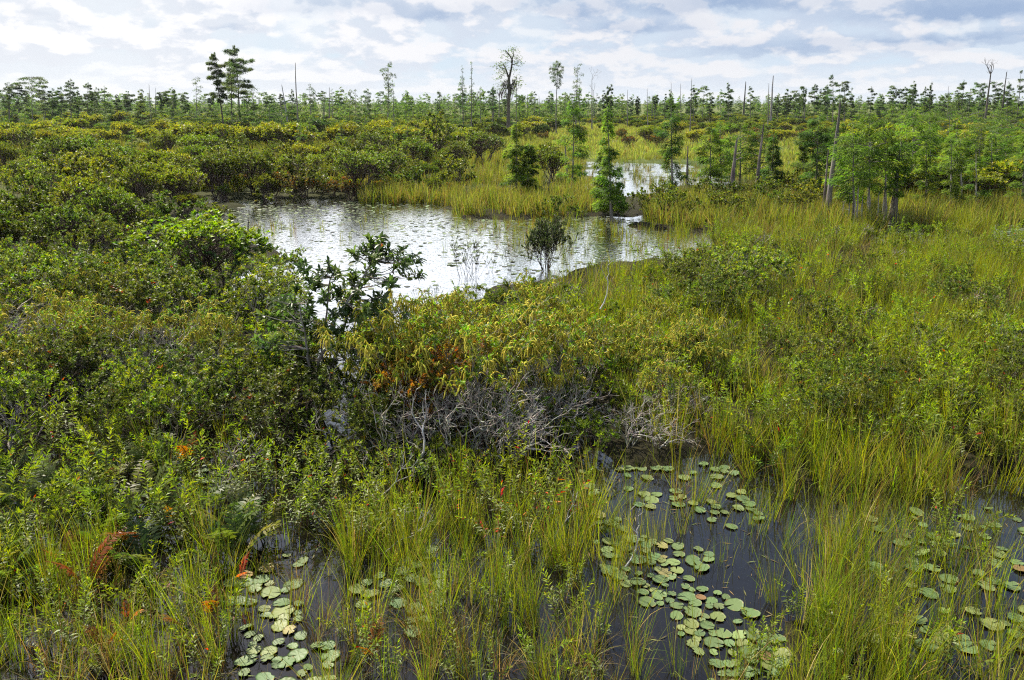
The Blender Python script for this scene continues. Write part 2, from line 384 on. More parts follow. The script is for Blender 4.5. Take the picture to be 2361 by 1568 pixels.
gap = mth('MULTIPLY', mth('ADD', .35, blue, clamp=True), mth('SUBTRACT', 1.0, body), clamp=True)
c1 = rgbmix(gap, puff, rgbmix(left, (3.05, 3.9, 4.7), (4.0, 4.5, 4.9)))
shade = mth('MULTIPLY', dark, mth('SUBTRACT', 1.05, mth('MULTIPLY', lit, .45)), clamp=True)
c2 = rgbmix(shade, c1, (1.85, 2.45, 3.5))
hz = sstep(el, .07, .0); c3 = rgbmix(mth('MULTIPLY', hz, .6), c2, (4.5, 4.65, 4.85))
hb = N.new('ShaderNodeVectorMath'); hb.operation = 'SCALE'; L.new(c3, hb.inputs[0]); L.new(mth('ADD', .95, mth('MULTIPLY', mth('MULTIPLY', sstep(el, .115, .16), mth('SUBTRACT', 1.0, sstep(el, .27, .36))), 1.1)), hb.inputs['Scale'])
col = rgbmix(cover, sky.outputs[0], hb.outputs[0])
bg = N.new('ShaderNodeBackground'); bg.inputs['Strength'].default_value = .1; L.new(col, bg.inputs['Color'])
wo = N.new('ShaderNodeOutputWorld'); L.new(bg.outputs[0], wo.inputs[0])
W.cycles.sampling_method = 'MANUAL'; W.cycles.sample_map_resolution = 512

S.view_settings.view_transform = 'Standard'; S.view_settings.look = 'None'; S.view_settings.exposure = 1.05; S.view_settings.gamma = 1
S.render.engine = 'CYCLES'; c = S.cycles
c.max_bounces = 7; c.diffuse_bounces = 3; c.glossy_bounces = 3; c.transmission_bounces = 3; c.transparent_max_bounces = 4
c.caustics_reflective = False; c.caustics_refractive = False; c.sample_clamp_indirect = 6
c.use_adaptive_sampling = False; c.use_denoising = False; c.pixel_filter_type = 'BLACKMAN_HARRIS'; c.filter_width = 1.15
# ------------------------------------------------------------------ plant shapes
G1 = [(.14,.175,.016),(.18,.205,.02),(.095,.135,.015),(.22,.22,.026),(.155,.18,.017)]
G_STRAW = [(.24,.19,.07),(.17,.12,.04),(.11,.06,.02)]
def tuft(nb, L, wd, spread, lean, segs=4, straw=.12, wind=.12, cols=G1, rad=.1):
    mb = MB(); n = nb
    r = rad*np.sqrt(rng.uniform(0, 1, n)); a0 = rng.uniform(0, TAU, n)
    P = np.stack([r*np.cos(a0), r*np.sin(a0), np.full(n, -.05)], -1)
    az = a0+rng.normal(0, .7, n); Ln = rng.uniform(L[0], L[1], n)
    th0 = np.abs(rng.normal(0, spread, n)); kap = np.abs(rng.normal(0, lean, n))
    brk = rng.random(n) < .1; kap = np.where(brk, kap*2.6, kap)
    dirh = np.stack([np.cos(az)+wind*2, np.sin(az), 0*az], -1); dirh = nrm(dirh)
    tw = rng.uniform(0, TAU, n); side = np.stack([np.cos(tw), np.sin(tw), 0*tw], -1)
    C = vary(cols, n, .2); s = rng.random(n) < straw; C[s] = vary(G_STRAW, s.sum(), .2)
    pts = [P]; ws = [wd*np.ones(n)]; cs = [C*.9]
    for k in range(1, segs+1):
        t = k/segs; th = th0+kap*(t-.5/segs)**1.5*1.3
        D = dirh*np.sin(th)[:, None]+np.array([0, 0, 1.])*np.cos(th)[:, None]
        pts.append(pts[-1]+D*(Ln/segs)[:, None]); ws.append(wd*(1-t**2.2*.92)*np.ones(n)); cs.append(C*(1+.12*t)+np.array([.03, .012, 0])*max(0, t-.6))
    vv = []; cc = []
    for p, w_, c_ in zip(pts, ws, cs):
        vv += [p-side*w_[:, None]*.5, p+side*w_[:, None]*.5]; cc += [c_, c_]
    m = 2*(segs+1); v = np.stack(vv, 1).reshape(-1, 3); c_ = np.stack(cc, 1).reshape(-1, 3)
    f = np.array([[2*k, 2*k+1, 2*k+3, 2*k+2] for k in range(segs)])
    mb.add(v, (np.arange(n)[:, None, None]*m+f[None]).reshape(-1, 4), c_)
    return mb.build('tuft', M_GRASS)

LIME = [(.21,.275,.024),(.245,.295,.028),(.165,.23,.022)]; MIDG = [(.085,.12,.016),(.115,.15,.018),(.07,.10,.015)]
def sprig(nst=4, H=(.5, 1.0), leaf=(.07, .11), red=.005, step=.034, spread=.35, wl=.27):
    """clump of leafy wands: lance leaves in pairs up each stem, paler toward the tip"""
    st = MB(); lf = MB()
    for _ in range(nst):
        h = rng.uniform(*H); a = rng.uniform(0, TAU); th = abs(rng.normal(0, spread)); bend = rng.uniform(.1, .9)
        d = np.array([math.cos(a), math.sin(a), 0]); b = d*rng.uniform(0, .12)
        n = 9; t = np.linspace(0, 1, n); ang = th+bend*t**2
        pts = np.concatenate([[b], b+np.cumsum(np.stack([np.sin(ang)*d[0], np.sin(ang)*d[1], np.cos(ang)], -1)*h/n, 0)])
        col = np.array([.10, .055, .03])*rng.uniform(.7, 1.4)
        st.tube(pts, np.linspace(.006, .002, n+1), col, 4, False)
        k = int(h*.75/step); s = np.linspace(.25, 1, k)+rng.normal(0, .01, k)
        q = np.clip(s*n, 0, n-.001); i = q.astype(int); fr = (q-i)[:, None]
        P = pts[i]*(1-fr)+pts[i+1]*fr; T = nrm(pts[i+1]-pts[i])
        P = np.repeat(P, 2, 0); T = np.repeat(T, 2, 0); s2 = np.repeat(s, 2)
        A, U, V = basis(T); ph = np.repeat(np.arange(k)*1.4, 2)+np.tile([0, math.pi], k)+rng.normal(0, .3, 2*k)
        op = np.clip(1.25-.85*np.clip((s2-.55)/.45, 0, 1)+rng.normal(0, .12, 2*k), .3, 1.6)[:, None]
        D = A*np.cos(op)+(U*np.cos(ph)[:, None]+V*np.sin(ph)[:, None])*np.sin(op)
        mix = np.clip((s2-.45)/.5, 0, 1)[:, None]
        C = vary(MIDG, 2*k)*(1-mix)+vary(LIME, 2*k)*mix
        rd = rng.random(2*k) < red; C[rd] = vary([(.45, .05, .02), (.4, .13, .02), (.3, .02, .02)], rd.sum())
        LL = rng.uniform(leaf[0], leaf[1], 2*k)*(1-.35*np.clip((s2-.85)/.15, 0, 1))
        lf.leaves(P, D, A+rng.normal(0, .25, (2*k, 3)), LL, LL*wl, C, .22, .12)
    return [('stems', st.build('stems', M_TWIG)), ('leaves', lf.build('leaves', M_LEAF))]

def fern(nf=6, L=(.45, .75), orange=False, cols=None):
    st = MB(); lf = MB()
    for _ in range(nf):
        ln = rng.uniform(*L); a = rng.uniform(0, TAU); th = rng.uniform(.15, .6); bend = rng.uniform(.3, 1.1)
        d = np.array([math.cos(a), math.sin(a), 0]); n = 8; t = np.linspace(0, 1, n); ang = th+bend*t**1.5
        pts = np.concatenate([[d*.02], d*.02+np.cumsum(np.stack([np.sin(ang)*d[0], np.sin(ang)*d[1], np.cos(ang)], -1)*ln/n, 0)])
        if cols is None: cols = [(.30, .10, .018), (.24, .075, .014), (.32, .15, .03), (.16, .055, .016), (.22, .14, .03)] if orange else [(.09, .13, .02), (.06, .10, .018), (.12, .13, .025)]
        base = vary(cols, 1, .15)[0]
        st.tube(pts, np.linspace(.005, .002, n+1), base*.5, 4, False)
        k = 15; s = np.linspace(.22, 1, k); q = np.clip(s*n, 0, n-.001); i = q.astype(int); fr = (q-i)[:, None]
        P = np.repeat(pts[i]*(1-fr)+pts[i+1]*fr, 2, 0); T = np.repeat(nrm(pts[i+1]-pts[i]), 2, 0); s2 = np.repeat(s, 2)
        X = nrm(np.cross(T, [[0, 0, 1.]]))*np.tile([1, -1], k)[:, None]
        D = nrm(X+T*.55+rng.normal(0, .12, (2*k, 3)))
        LL = ln*.24*np.sin(np.clip(s2*1.05, 0, 1)*math.pi*.86+.35)*rng.uniform(.8, 1.1, 2*k)
        lf.leaves(P, D, np.cross(X, T)*np.sign(np.cross(X, T)[:, 2:3]), np.maximum(LL, .02), np.maximum(LL*.24, .008), base*(1+rng.normal(0, .15, (2*k, 1))), .1, .15)
    return [('stalks', st.build('stalks', M_TWIG)), ('fronds', lf.build('fronds', M_LEAF))]

def fork(p, d, ln, r, depth, segs, tips, kids=(2, 3), ang=.55, shrink=.74, up=.12, wig=.18):
    """recursive branching; segs collects (p0, p1, r0, r1), tips the twig ends"""
    n = 3; q = p; r1 = r*.62
    for i in range(n):
        d = nrm(d+rng.normal(0, wig, 3)+np.array([0, 0, up*.5])); e = q+d*ln/n
        segs.append((q, e, r+(r1-r)*i/n, r+(r1-r)*(i+1)/n)); q = e
    if depth == 0: tips.append((q, d)); return
    for _ in range(rng.integers(kids[0], kids[1]+1)):
        A, U, V = basis(d[None]); a = rng.uniform(0, TAU); t = abs(rng.normal(ang, ang*.35))
        nd = d*math.cos(t)+(U[0]*math.cos(a)+V[0]*math.sin(a))*math.sin(t)
        fork(q, nrm(nd+np.array([0, 0, up])), ln*shrink*rng.uniform(.75, 1.2), r1, depth-1, segs, tips, kids, ang, shrink, up, wig)
def put_segs(mb, segs, col, minr=.0015, jit=.15, k=3):
    a = np.array([np.concatenate([s[0], s[1], [s[2], s[3]]]) for s in segs])
    mb.sticks(a[:, :3], a[:, 3:6], np.maximum(a[:, 6], minr), np.maximum(a[:, 7], minr), vary(col, len(a), jit), k)
GREYB = [(.29,.27,.235),(.36,.335,.295),(.21,.185,.155)]; BRN = [(.10,.075,.06),(.14,.11,.09),(.075,.055,.045)]

def open_shrub(nst=6, H=1.9, depth=3, leaf=(.04, .065), k=11, cols=MIDG, bark=GREYB, wl=.34, wide=.6, catkin=0, lod=1., drop=.0, ang=.5, minr=.003, gloss=False, red=None, redp=0, r0=.016, up=.14):
    """several stems forking to many twig ends, each end a whorl of leaves (and hanging catkins)"""
    st = MB(); lf = MB(); segs = []; tips = []
    l0 = H*.36
    for i in range(nst):
        a = TAU*i/nst+rng.normal(0, .5); t = abs(rng.normal(0, wide*.6))+.08
        fork(np.array([math.cos(a), math.sin(a), 0])*.08*H+np.array([0, 0, -.1]), np.array([math.sin(t)*math.cos(a), math.sin(t)*math.sin(a), math.cos(t)]),
             l0*rng.uniform(.8, 1.2), r0*H/1.9, depth, segs, tips, (2, 3), ang, .76, up, .2)
    put_segs(st, segs, bark, minr)
    T = np.array([t[0] for t in tips]); D = np.array([t[1] for t in tips])
    keep = rng.random(len(T)) > drop; T = T[keep]; D = D[keep]
    # a second ring of whorls a little down the twig
    T2 = T-D*rng.uniform(.04, .12, (len(T), 1))*H*.5; T = np.concatenate([T, T2]); D = np.concatenate([D, nrm(D+rng.normal(0, .4, D.shape))])
    sg = [s for s in segs if s[2] < r0*H/1.9*.3]; sg = [sg[i] for i in rng.choice(len(sg), min(len(sg), int(len(T)*.45)), False)] if sg else []
    if sg: T = np.concatenate([T, [(s[0]+s[1])/2 for s in sg]]); D = np.concatenate([D, nrm(np.array([s[1]-s[0] for s in sg])+rng.normal(0, .03, (len(sg), 3)))])
    D = nrm(D+np.array([0, 0, .5]))
    C = vary(cols, len(T), .22)
    if red is not None:
        m = rng.random(len(T)) < redp; C[m] = vary(red, m.sum(), .2)
    whorl(lf, T, D, k, (leaf[0]*lod, leaf[1]*lod), wl, (.35, 1.25), C, back=.05*lod)
    parts = [('stems', st.build('stems', M_TWIG)), ('leaves', lf.build('leaves', M_GLOSS if gloss else M_LEAF))]
    if catkin:
        ck = MB(); m = rng.random(len(T)) < catkin; m &= T[:, 2] > np.quantile(T[:, 2], .35); P = np.repeat(T[m], 5, 0); n = len(P)
        a = rng.uniform(0, TAU, n); dv = np.stack([np.cos(a)*.5, np.sin(a)*.5, rng.normal(-.35, .5, n)], -1); L = rng.uniform(.14, .26, n)[:, None]
        m1 = P+nrm(dv)*L*.5; e = m1+nrm(dv+np.array([0, 0, -.8]))*L*.6
        cc = vary([(.40, .38, .05), (.46, .42, .06), (.40, .33, .045)], n, .12)
        ck.sticks(P, m1, .006, .015, cc); ck.sticks(m1, e, .015, .006, cc)
        parts.append(('blossom', ck.build('blossom', M_FLOWER)))
    return parts

def dome_shrub(R=1.3, H=1.8, ntip=900, leaf=(.05, .085), k=8, cols=LIME, bark=BRN, lod=1., lobes=7, wl=.4, gloss=True, inner=MIDG, minr=.003, upright=.9, top=None, base=.25, thin=.0):
    """rounded crown of several lumps; leaf whorls on the outside, bare stems under it"""
    st = MB(); lf = MB()
    lc = []; 
    for i in range(lobes):
        a = rng.uniform(0, TAU); rr = R*.55*math.sqrt(rng.random()); h = H*rng.uniform(.58, .85)*(1-.25*(rr/R)**2)
        lc.append((rr*math.cos(a), rr*math.sin(a), h, R*rng.uniform(.3, .52), H*rng.uniform(.22, .36)))
    lc = np.array(lc); j = rng.integers(0, lobes, ntip); d = sphere_dirs(ntip); d[:, 2] = np.where(d[:, 2] < -.35, -d[:, 2], d[:, 2])
    rad = rng.uniform(.72, 1.08, ntip)[:, None]*(1+.18*np.sin(d[:, :1]*7+d[:, 1:2]*5))
    P = lc[j, :3]+d*rad*np.stack([lc[j, 3], lc[j, 3], lc[j, 4]], -1)
    P[:, 2] = np.maximum(P[:, 2], base*H*rng.uniform(.6, 1.2, ntip))
    deep = np.zeros(ntip)
    for q in range(lobes):
        e = (P-lc[q, :3])/np.stack([lc[q, 3], lc[q, 3], lc[q, 4]]); deep = np.maximum(deep, (1-np.linalg.norm(e, axis=1))*(j != q))
    ok = (deep < .25) & (rng.random(ntip) >= thin); P = P[ok]; d = d[ok]; j = j[ok]
    A = nrm(d*(1-upright*.6)+np.array([0, 0, upright])+rng.normal(0, .15, d.shape))
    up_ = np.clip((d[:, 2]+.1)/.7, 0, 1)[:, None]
    C = vary(cols, len(P), .2)*up_+vary(inner, len(P), .2)*(1-up_)           # paler palette on the upward faces of the lumps, darker one lower
    if top is not None:
        m = rng.random(len(P)) < top[1]; C[m] = vary(top[0], m.sum(), .2)
    whorl(lf, P, A, k, (leaf[0]*lod, leaf[1]*lod), wl, (.2, 1.15), C, back=.06*lod)
    # stems: ground -> lobe -> tips
    for q in range(lobes):
        b = np.array([rng.normal(0, .12*R), rng.normal(0, .12*R), -.1]); t = np.linspace(0, 1, 6)[:, None]
        c1 = lc[q, :3]; bow = np.array([rng.normal(0, .1), rng.normal(0, .1), 0])*R
        st.tube(b+(c1-b)*t+bow*np.sin(t*math.pi), np.linspace(.022, .009, 6)*R, vary(bark, 1)[0], 5, False)
        ii = np.where(j == q)[0]; ii = ii[rng.random(len(ii)) < .4]
        s = rng.uniform(.45, 1, (len(ii), 1)); O = b+(c1-b)*s+bow*np.sin(s*math.pi); mid = O+(P[ii]-O)*.5+rng.normal(0, .05*R, (len(ii), 3))
        st.sticks(O, mid, .006*R, .004*R, vary(bark, len(ii), .2)); st.sticks(mid, P[ii], np.maximum(.004*R, minr), minr, vary(bark, len(ii), .2))
    return [('stems', st.build('stems', M_TWIG)), ('leaves', lf.build('leaves', M_GLOSS if gloss else M_LEAF))]

CYP = [(.075,.125,.02),(.095,.145,.022),(.06,.105,.018),(.11,.16,.025)]
CYPD = [(.055,.095,.02),(.07,.11,.022),(.085,.125,.024)]
CYPL = [(.12,.19,.028),(.14,.20,.032),(.10,.165,.025)]
def cypress(H, cb=.3, wd=1.4, prof='cone', nbr=40, lpb=120, lL=.16, lW=.035, r0=.1, cols=CYP, droop=.25, bark=GREYB, wob=.04, gap=.15, flat=.085, flare=1.0, k=7, clump=None, lean=(0, 0)):
    """trunk with level feathery boughs"""
    tr = MB(); cr = MB(); n = 11; t = np.linspace(0, 1, n)
    wx = np.cumsum(rng.normal(0, wob, n))*H*.08; wy = np.cumsum(rng.normal(0, wob, n))*H*.08; wx -= wx[0]; wy -= wy[0]
    pts = np.stack([wx+lean[0]*t, wy+lean[1]*t, t*H*.985-.15], -1)
    rad = r0*((1-t)**.85*.93+.07)*(1+flare*np.exp(-t*H/.7))
    tr.tube(pts, rad, vary(bark, n, .08), k)
    def on(s):
        q = np.clip(s, 0, .9999)*(n-1); i = q.astype(int); fr = (q-i)[:, None]; return pts[i]*(1-fr)+pts[i+1]*fr
    s = np.sort(np.clip(np.linspace(cb, 1, nbr)+rng.normal(0, .5*(1-cb)/nbr, nbr), cb*.9, .995)); u = (s-cb)/(1-cb)
    w_ = {'cone': (1-u)**.75*.95+.08, 'column': .55+.45*np.sin(u*math.pi)-.35*u**3, 'plume': .25+.85*u**1.3-.55*np.clip((u-.85)/.15, 0, 1),
          'flat': .35+.75*u**.8, 'ball': np.sqrt(np.clip(1-(2*u-1)**2, .03, 1)), 'mid': np.clip(np.sin(np.clip(u*.93+.1, 0, 1)*math.pi), 0, 1)**.6+.05}[prof]*wd
    az = np.arange(nbr)*2.39996+rng.normal(0, .6, nbr); keep = rng.random(nbr) > gap
    s, u, w_, az = s[keep], u[keep], w_[keep]*rng.uniform(.4, 1.3, keep.sum()), az[keep]; B = on(s); m = len(s)
    rise = rng.uniform(-.05, .45, m)*(.6+.8*u)
    D = nrm(np.stack([np.cos(az), np.sin(az), rise], -1))
    E = B+D*w_[:, None]; E[:, 2] -= droop*w_*.35; M_ = B+D*w_[:, None]*.5
    br = np.maximum(.012*H/6, w_*.02); bc = vary(bark, m, .12)*.8
    tr.sticks(B, M_, br, br*.6, bc); tr.sticks(M_, E, br*.6, br*.2, bc)
    # secondary twigs carry flat sprays
    per = np.maximum((lpb*(w_/wd)).astype(int), 8); idx = np.repeat(np.arange(m), per); q = rng.uniform(.12, 1, len(idx))**.75
    side = np.stack([-np.sin(az), np.cos(az), 0*az], -1)
    if clump:                                           # gather the sprays into tufts with open air between
        cc = rng.integers(0, clump, len(idx)); q = np.clip(np.floor(q*clump)/clump+rng.normal(.5/clump, .22/clump, len(idx)), .1, 1.05)
    P = B[idx]+D[idx]*(w_[idx]*q)[:, None]; P[:, 2] -= droop*w_[idx]*.35*q**2
    lat = rng.normal(0, 1, len(idx))*.24*w_[idx]*(1.1-.6*q); P += side[idx]*lat[:, None]
    P[:, 2] += rng.normal(0, flat*H*.12, len(idx))-np.abs(lat)*droop*.5
    aa = az[idx]+rng.normal(0, .8, len(idx))+np.sign(lat)*.5
    Dl = np.stack([np.cos(aa), np.sin(aa), rng.normal(-.15-droop*.5, .3, len(idx))], -1)
    C = vary(cols, m, .14)[idx]*(1+rng.normal(0, .14, (len(idx), 1)))
    LL = lL*rng.uniform(.6, 1.3, len(idx))
    cr.leaves(P, Dl, np.array([0, 0, 1.])+rng.normal(0, .35, (len(idx), 3)), LL, LL*lW/lL, C, .1, .12)
    return [('trunk', tr.build('trunk', M_BARK)), ('crown', cr.build('crown', M_NEEDLE))]

def snag(H, r0=.12, col=GREYB, stubs=4, lean=(0, 0), fork_=0, k=8, stubL=.6, wob=.03, forkr=.3):
    mb = MB(); n = 10; t = np.linspace(0, 1, n)
    wx = np.cumsum(rng.normal(0, wob, n))*H*.08; wy = np.cumsum(rng.normal(0, wob, n))*H*.08; wx -= wx[0]; wy -= wy[0]
    pts = np.stack([wx+lean[0]*t, wy+lean[1]*t, t*H-.1], -1); rad = r0*(1-.72*t)*(1+.5*np.exp(-t*H/.6))
    mb.tube(pts, rad, vary(col, n, .1), k)
    # splintered top
    for _ in range(3):
        a = rng.uniform(0, TAU); o = np.array([math.cos(a), math.sin(a), 0])*rad[-1]*.5
        mb.sticks((pts[-1]+o)[None], (pts[-1]+o+np.array([0, 0, rng.uniform(.1, .35)*min(1, H/6)]))[None], rad[-1]*.5, .004, vary(col, 1))
    for _ in range(stubs):
        i = rng.integers(3, n); a = rng.uniform(0, TAU); d = nrm(np.array([math.cos(a), math.sin(a), rng.uniform(-.1, .7)])); L_ = stubL*rng.uniform(.4, 1.2)
        m1 = pts[i]+d*L_*.6; e = m1+nrm(d+rng.normal(0, .4, 3))*L_*.4
        mb.sticks(pts[i][None], m1[None], rad[i]*.35, rad[i]*.22, vary(col, 1)); mb.sticks(m1[None], e[None], rad[i]*.22, .006, vary(col, 1))
    if fork_:
        segs = []; tips = []
        for _ in range(fork_):
            d = nrm(np.array([rng.normal(0, .5), rng.normal(0, .5), 1])); fork(pts[-1-rng.integers(0, 3)], d, H*forkr*.3, r0*.28, 3, segs, tips, (2, 2), .55, .8, .05, .2)
        put_segs(mb, segs, col, .012)
    return [('snag', mb.build('snag', M_BARK))]

def deadwood(L=1.2, depth=4, r=.02, col=[(.36,.345,.33),(.44,.42,.40),(.28,.26,.25)], flat=.3, ang=.6, kids=(2, 3), d0=None, minr=.0022):
    mb = MB(); segs = []; tips = []
    fork(np.zeros(3), nrm(np.array(d0 if d0 is not None else [1, .2, flat])), L*.42, r, depth, segs, tips, kids, ang, .72, .03, .28)
    put_segs(mb, segs, col, minr, .1, 4); return [('branch', mb.build('branch', M_TWIG))]

def twig_bush(H=1.3, nst=7, depth=4, leafp=.15, col=GREYB, cols=MIDG, wide=.7, minr=.002, lod=1.):
    """fine grey bare twigs with only a few leaves left"""
    st = MB(); lf = MB(); segs = []; tips = []
    for i in range(nst):
        a = TAU*i/nst+rng.normal(0, .5); t = abs(rng.normal(.1, wide*.6))
        fork(np.array([0, 0, -.05]), np.array([math.sin(t)*math.cos(a), math.sin(t)*math.sin(a), math.cos(t)]), H*.34*rng.uniform(.8, 1.2), .019, depth, segs, tips, (2, 3), .55, .72, .06, .25)
    put_segs(st, segs, col, minr, .2)
    T = np.array([t[0] for t in tips]); D = np.array([t[1] for t in tips]); m = rng.random(len(T)) < leafp; T, D = T[m], D[m]
    whorl(lf, T, nrm(D+[0, 0, .4]), 7, (.03*lod, .055*lod), .35, (.3, 1.2), vary(cols, len(T), .25))
    return [('twigs', st.build('twigs', M_TWIG)), ('leaves', lf.build('leaves', M_LEAF))]

def pad(R, seed, cup=.06, holes=0, col=None):
    """floating leaf: round, notched, the rim a little raised in places"""
    mb = MB(); n = 30; notch = rng.uniform(.16, .34); a = np.linspace(notch*.5, TAU-notch*.5, n)
    ph = rng.uniform(0, TAU, 3); el = rng.uniform(.86, 1)
    rr = R*(1+.035*np.sin(3*a+ph[0])+.025*np.sin(7*a+ph[1])); q_ = rng.integers(4, n-4); rr[q_:q_+2] *= rng.choice([1, 1, .8, .62])
    base = vary([(.115,.165,.055),(.14,.19,.062),(.095,.145,.048),(.14,.17,.05)], 1, .08)[0] if col is None else vary(col, 1, .1)[0]
    v = [(0, 0, .0)]; c = [base*1.05]
    for q, f in enumerate((.5, .82, 1.0)):
        z = R*(cup*f**3*(np.sin(2*a+ph[2])*.5+.3)+.02*np.sin(9*a+ph[0])*f*f)
        for i in range(n):
            v.append((rr[i]*f*math.cos(a[i]), rr[i]*f*el*math.sin(a[i]), z[i]))
            vein = 1+.03*math.cos(a[i]*9); e = base*vein*(1 if q < 2 else .92)
            if q == 2 and math.sin(3*a[i]+ph[1]) > .86: e = np.array([.22, .15, .05])
            c.append(e)
    f = [[0, 1+i, 2+i, 2+i] for i in range(n-1)]
    for q in range(2): f += [[1+q*n+i, 1+(q+1)*n+i, 2+(q+1)*n+i, 2+q*n+i] for i in range(n-1)]
    top = np.array(v); f = np.array(f)
    # underside a few millimetres below
    m = len(top); bot = top-np.array([0, 0, .004]); rim = np.array([[1+2*n+i, 2+2*n+i, m+2+2*n+i, m+1+2*n+i] for i in range(n-1)])
    mb.add(np.concatenate([top, bot]), np.concatenate([f, f[:, ::-1]+m if False else np.where(f[:, 2:3] == f[:, 3:4], f[:, [1, 0, 2, 2]], f[:, ::-1])+m, rim]), np.concatenate([c, np.array(c)*.6]))
    return [('pad', mb.build('pad', M_PAD))]

def small_pads(n, R, P, cols):
    mb = MB(); k = 8; a = np.arange(k)*TAU/k
    r = R*rng.uniform(.6, 1.25, n)[:, None]*(1+rng.normal(0, .07, (n, k))); rot = rng.uniform(0, TAU, n)[:, None]
    tx = rng.normal(0, .05, n)[:, None]; ty = rng.normal(0, .07, n)[:, None]
    x = r*np.cos(a+rot); y = r*np.sin(a+rot); z = x*tx+y*ty+np.abs(x*tx)+np.abs(y*ty)+.006
    v = np.stack([P[:, :1]+x, P[:, 1:2]+y, z], -1)
    v = np.concatenate([v, np.stack([P[:, 0], P[:, 1], z.mean(1)], -1)[:, None]], 1).reshape(-1, 3)
    f = np.array([[i, (i+1) % k, k, k] for i in range(k)])
    mb.add(v, (np.arange(n)[:, None, None]*(k+1)+f).reshape(-1, 4), np.repeat(vary(cols, n, .15), k+1, 0))
    return mb
# ------------------------------------------------------------------ layout helpers
def top_height(xb, yb, xt, yt):
    B = at(xb, yb); T = on_plane(xt, yt, B[1]); return B, T
def world_pts(y0, y1, dens, inc, exc=(), thin=None, clump=None, seed=3):
    """evenly random points on the ground between two distances, kept where the zones allow"""
    w1 = y1*.78+4; n = int((y1-y0)*2*w1*dens); y = rng.uniform(y0, y1, n); x = rng.uniform(-w1, w1, n)
    px, py = proj(np.stack([x, y, 0*x], -1)); ok = np.abs(x) < y*.78+4
    ok &= is_water(px, py, inc)
    if exc: ok &= ~is_water(px, py, exc)
    if thin is not None: ok &= rng.random(n) < thin
    if clump: ok &= rng.random(n) < np.clip((vnoise(x, y, clump, seed)*.65+vnoise(x, y, clump*.35, seed+4)*.35-.3)*2.6, 0.10, 1)
    return np.stack([x[ok], y[ok], np.full(ok.sum(), .02)], -1)
def grow(name, protos, P, sc, label, cat, tilt=.06):
    n = len(P); m = len(protos)
    q = np.clip(rng.random(n)*.72+(vnoise(P[:, 0], P[:, 1], 3.1, 21)*.6+vnoise(P[:, 0], P[:, 1], 1.1, 22)*.4-.36)*1.0, 0, .999)      # kinds grow in patches
    return scatter(name, protos, P, rng.uniform(0, TAU, n), rng.uniform(sc[0], sc[1], n), (q*m).astype(int), label, cat, rng.normal(0, tilt, (n, 2)))
def fill(poly, n, mind, exc=()):
    """scattered base points inside a zone, kept apart"""
    xs = [p[0] for p in poly]; ys = [p[1] for p in poly]; out = []; tries = 0
    while len(out) < n and tries < n*60:
        tries += 1; x = random.uniform(min(xs), max(xs)); y = random.uniform(min(ys), max(ys))
        if not inpoly(np.array([x]), np.array([y]), poly)[0]: continue
        if exc and is_water(np.array([x]), np.array([y]), exc)[0]: continue
        if any(((x-a)/mind[0])**2+((y-b)/mind[1])**2 < 1 for a, b in out): continue
        out.append((x, y))
    return out
def M(parts, i): return parts[i][1]

# ------------------------------------------------------------------ sedge and grass (nobody could count it)
tN = [tuft(int(rng.integers(16, 30)), (.5, 1.25), .0068, .16, .32, 5, .14, .06) for _ in range(9)]
tN += [tuft(30, (.4, .8), .007, .3, 1.0, 5, .75, .1) for _ in range(2)]
tM = [tuft(int(rng.integers(18, 32)), (.5, 1.2), .012, .17, .34, 4, .12, .12, rad=.14) for _ in range(6)] + [tuft(22, (.4, .85), .012, .28, .8, 4, q, .12, rad=.14) for q in (.35, .6, .85, .95)]
G2 = [(.12,.15,.022),(.155,.175,.026),(.095,.13,.018),(.18,.175,.03),(.15,.12,.03)]
tF = [tuft(26, (.7, 1.25), .03, .15, .32, 3, .1, .18, G2, rad=.3) for _ in range(5)]
tFF = [tuft(34, (.5, 1.0), .1, .2, .3, 2, .1, .1, [(.2,.22,.04),(.23,.24,.05),(.16,.195,.03)], rad=1.1) for _ in range(4)]
FRONTL = [(-500,1330),(300,1290),(560,1250),(540,1720),(-500,1720)]
FRONT = [(560,1720),(560,1250),(800,1260),(900,1200),(1290,1170),(1420,1230),(1480,1300),(1500,1720)]
COLUMN = [(1800,1230),(1900,1230),(2000,1350),(2130,1480),(2900,1500),(2900,1760),(1760,1760),(1850,1430)]
MEADOW = [(1240,668),(1400,642),(1590,632),(1650,560),(1720,535),(2000,520),(2800,470),(2800,1190),(2360,1140),(1900,1160),(1820,1180),(1700,1060),(1520,1050),(1450,980),(1380,860),(1300,760)]
pools = [POOL_A, POOL_B, POOL_C]
P = np.concatenate([world_pts(5, 12.5, 17, [FRONT], [POOL_A], clump=.7), world_pts(5, 12.5, 19, [FRONTL], [POOL_A], clump=.9), world_pts(5, 12.5, 4, [FRONT, FRONTL], [POOL_A]), world_pts(5, 12.5, 5, [POOL_A], clump=.5), world_pts(5, 14, 28, [COLUMN], [POOL_B], clump=1.0),
                    world_pts(5, 14, 4.5, [POOL_B], clump=.6, seed=9), world_pts(5, 14, 9, [POOL_C], clump=.9, seed=5), world_pts(9, 14, 3, [[(300,1000),(1300,1010),(1400,1230),(300,1240)]], clump=.8)])
grow('sedge', tN, P, (.5, 1.2), 'fine green sedge blades standing in the shallow water along the near edge', 'sedge', .12)
P = np.concatenate([world_pts(10, 24, 13, [MEADOW], clump=1.6), world_pts(10, 24, 4, [MEADOW]), world_pts(24, 42, 9, [MEADOW], [SIDE_A, SIDE_B], clump=2.5), world_pts(24, 42, 2.5, [MEADOW], [SIDE_A, SIDE_B])])
grow('meadow_grass', tM, P, (.7, 1.2), 'tall yellow green marsh grass filling the right hand meadow', 'grass', .1)
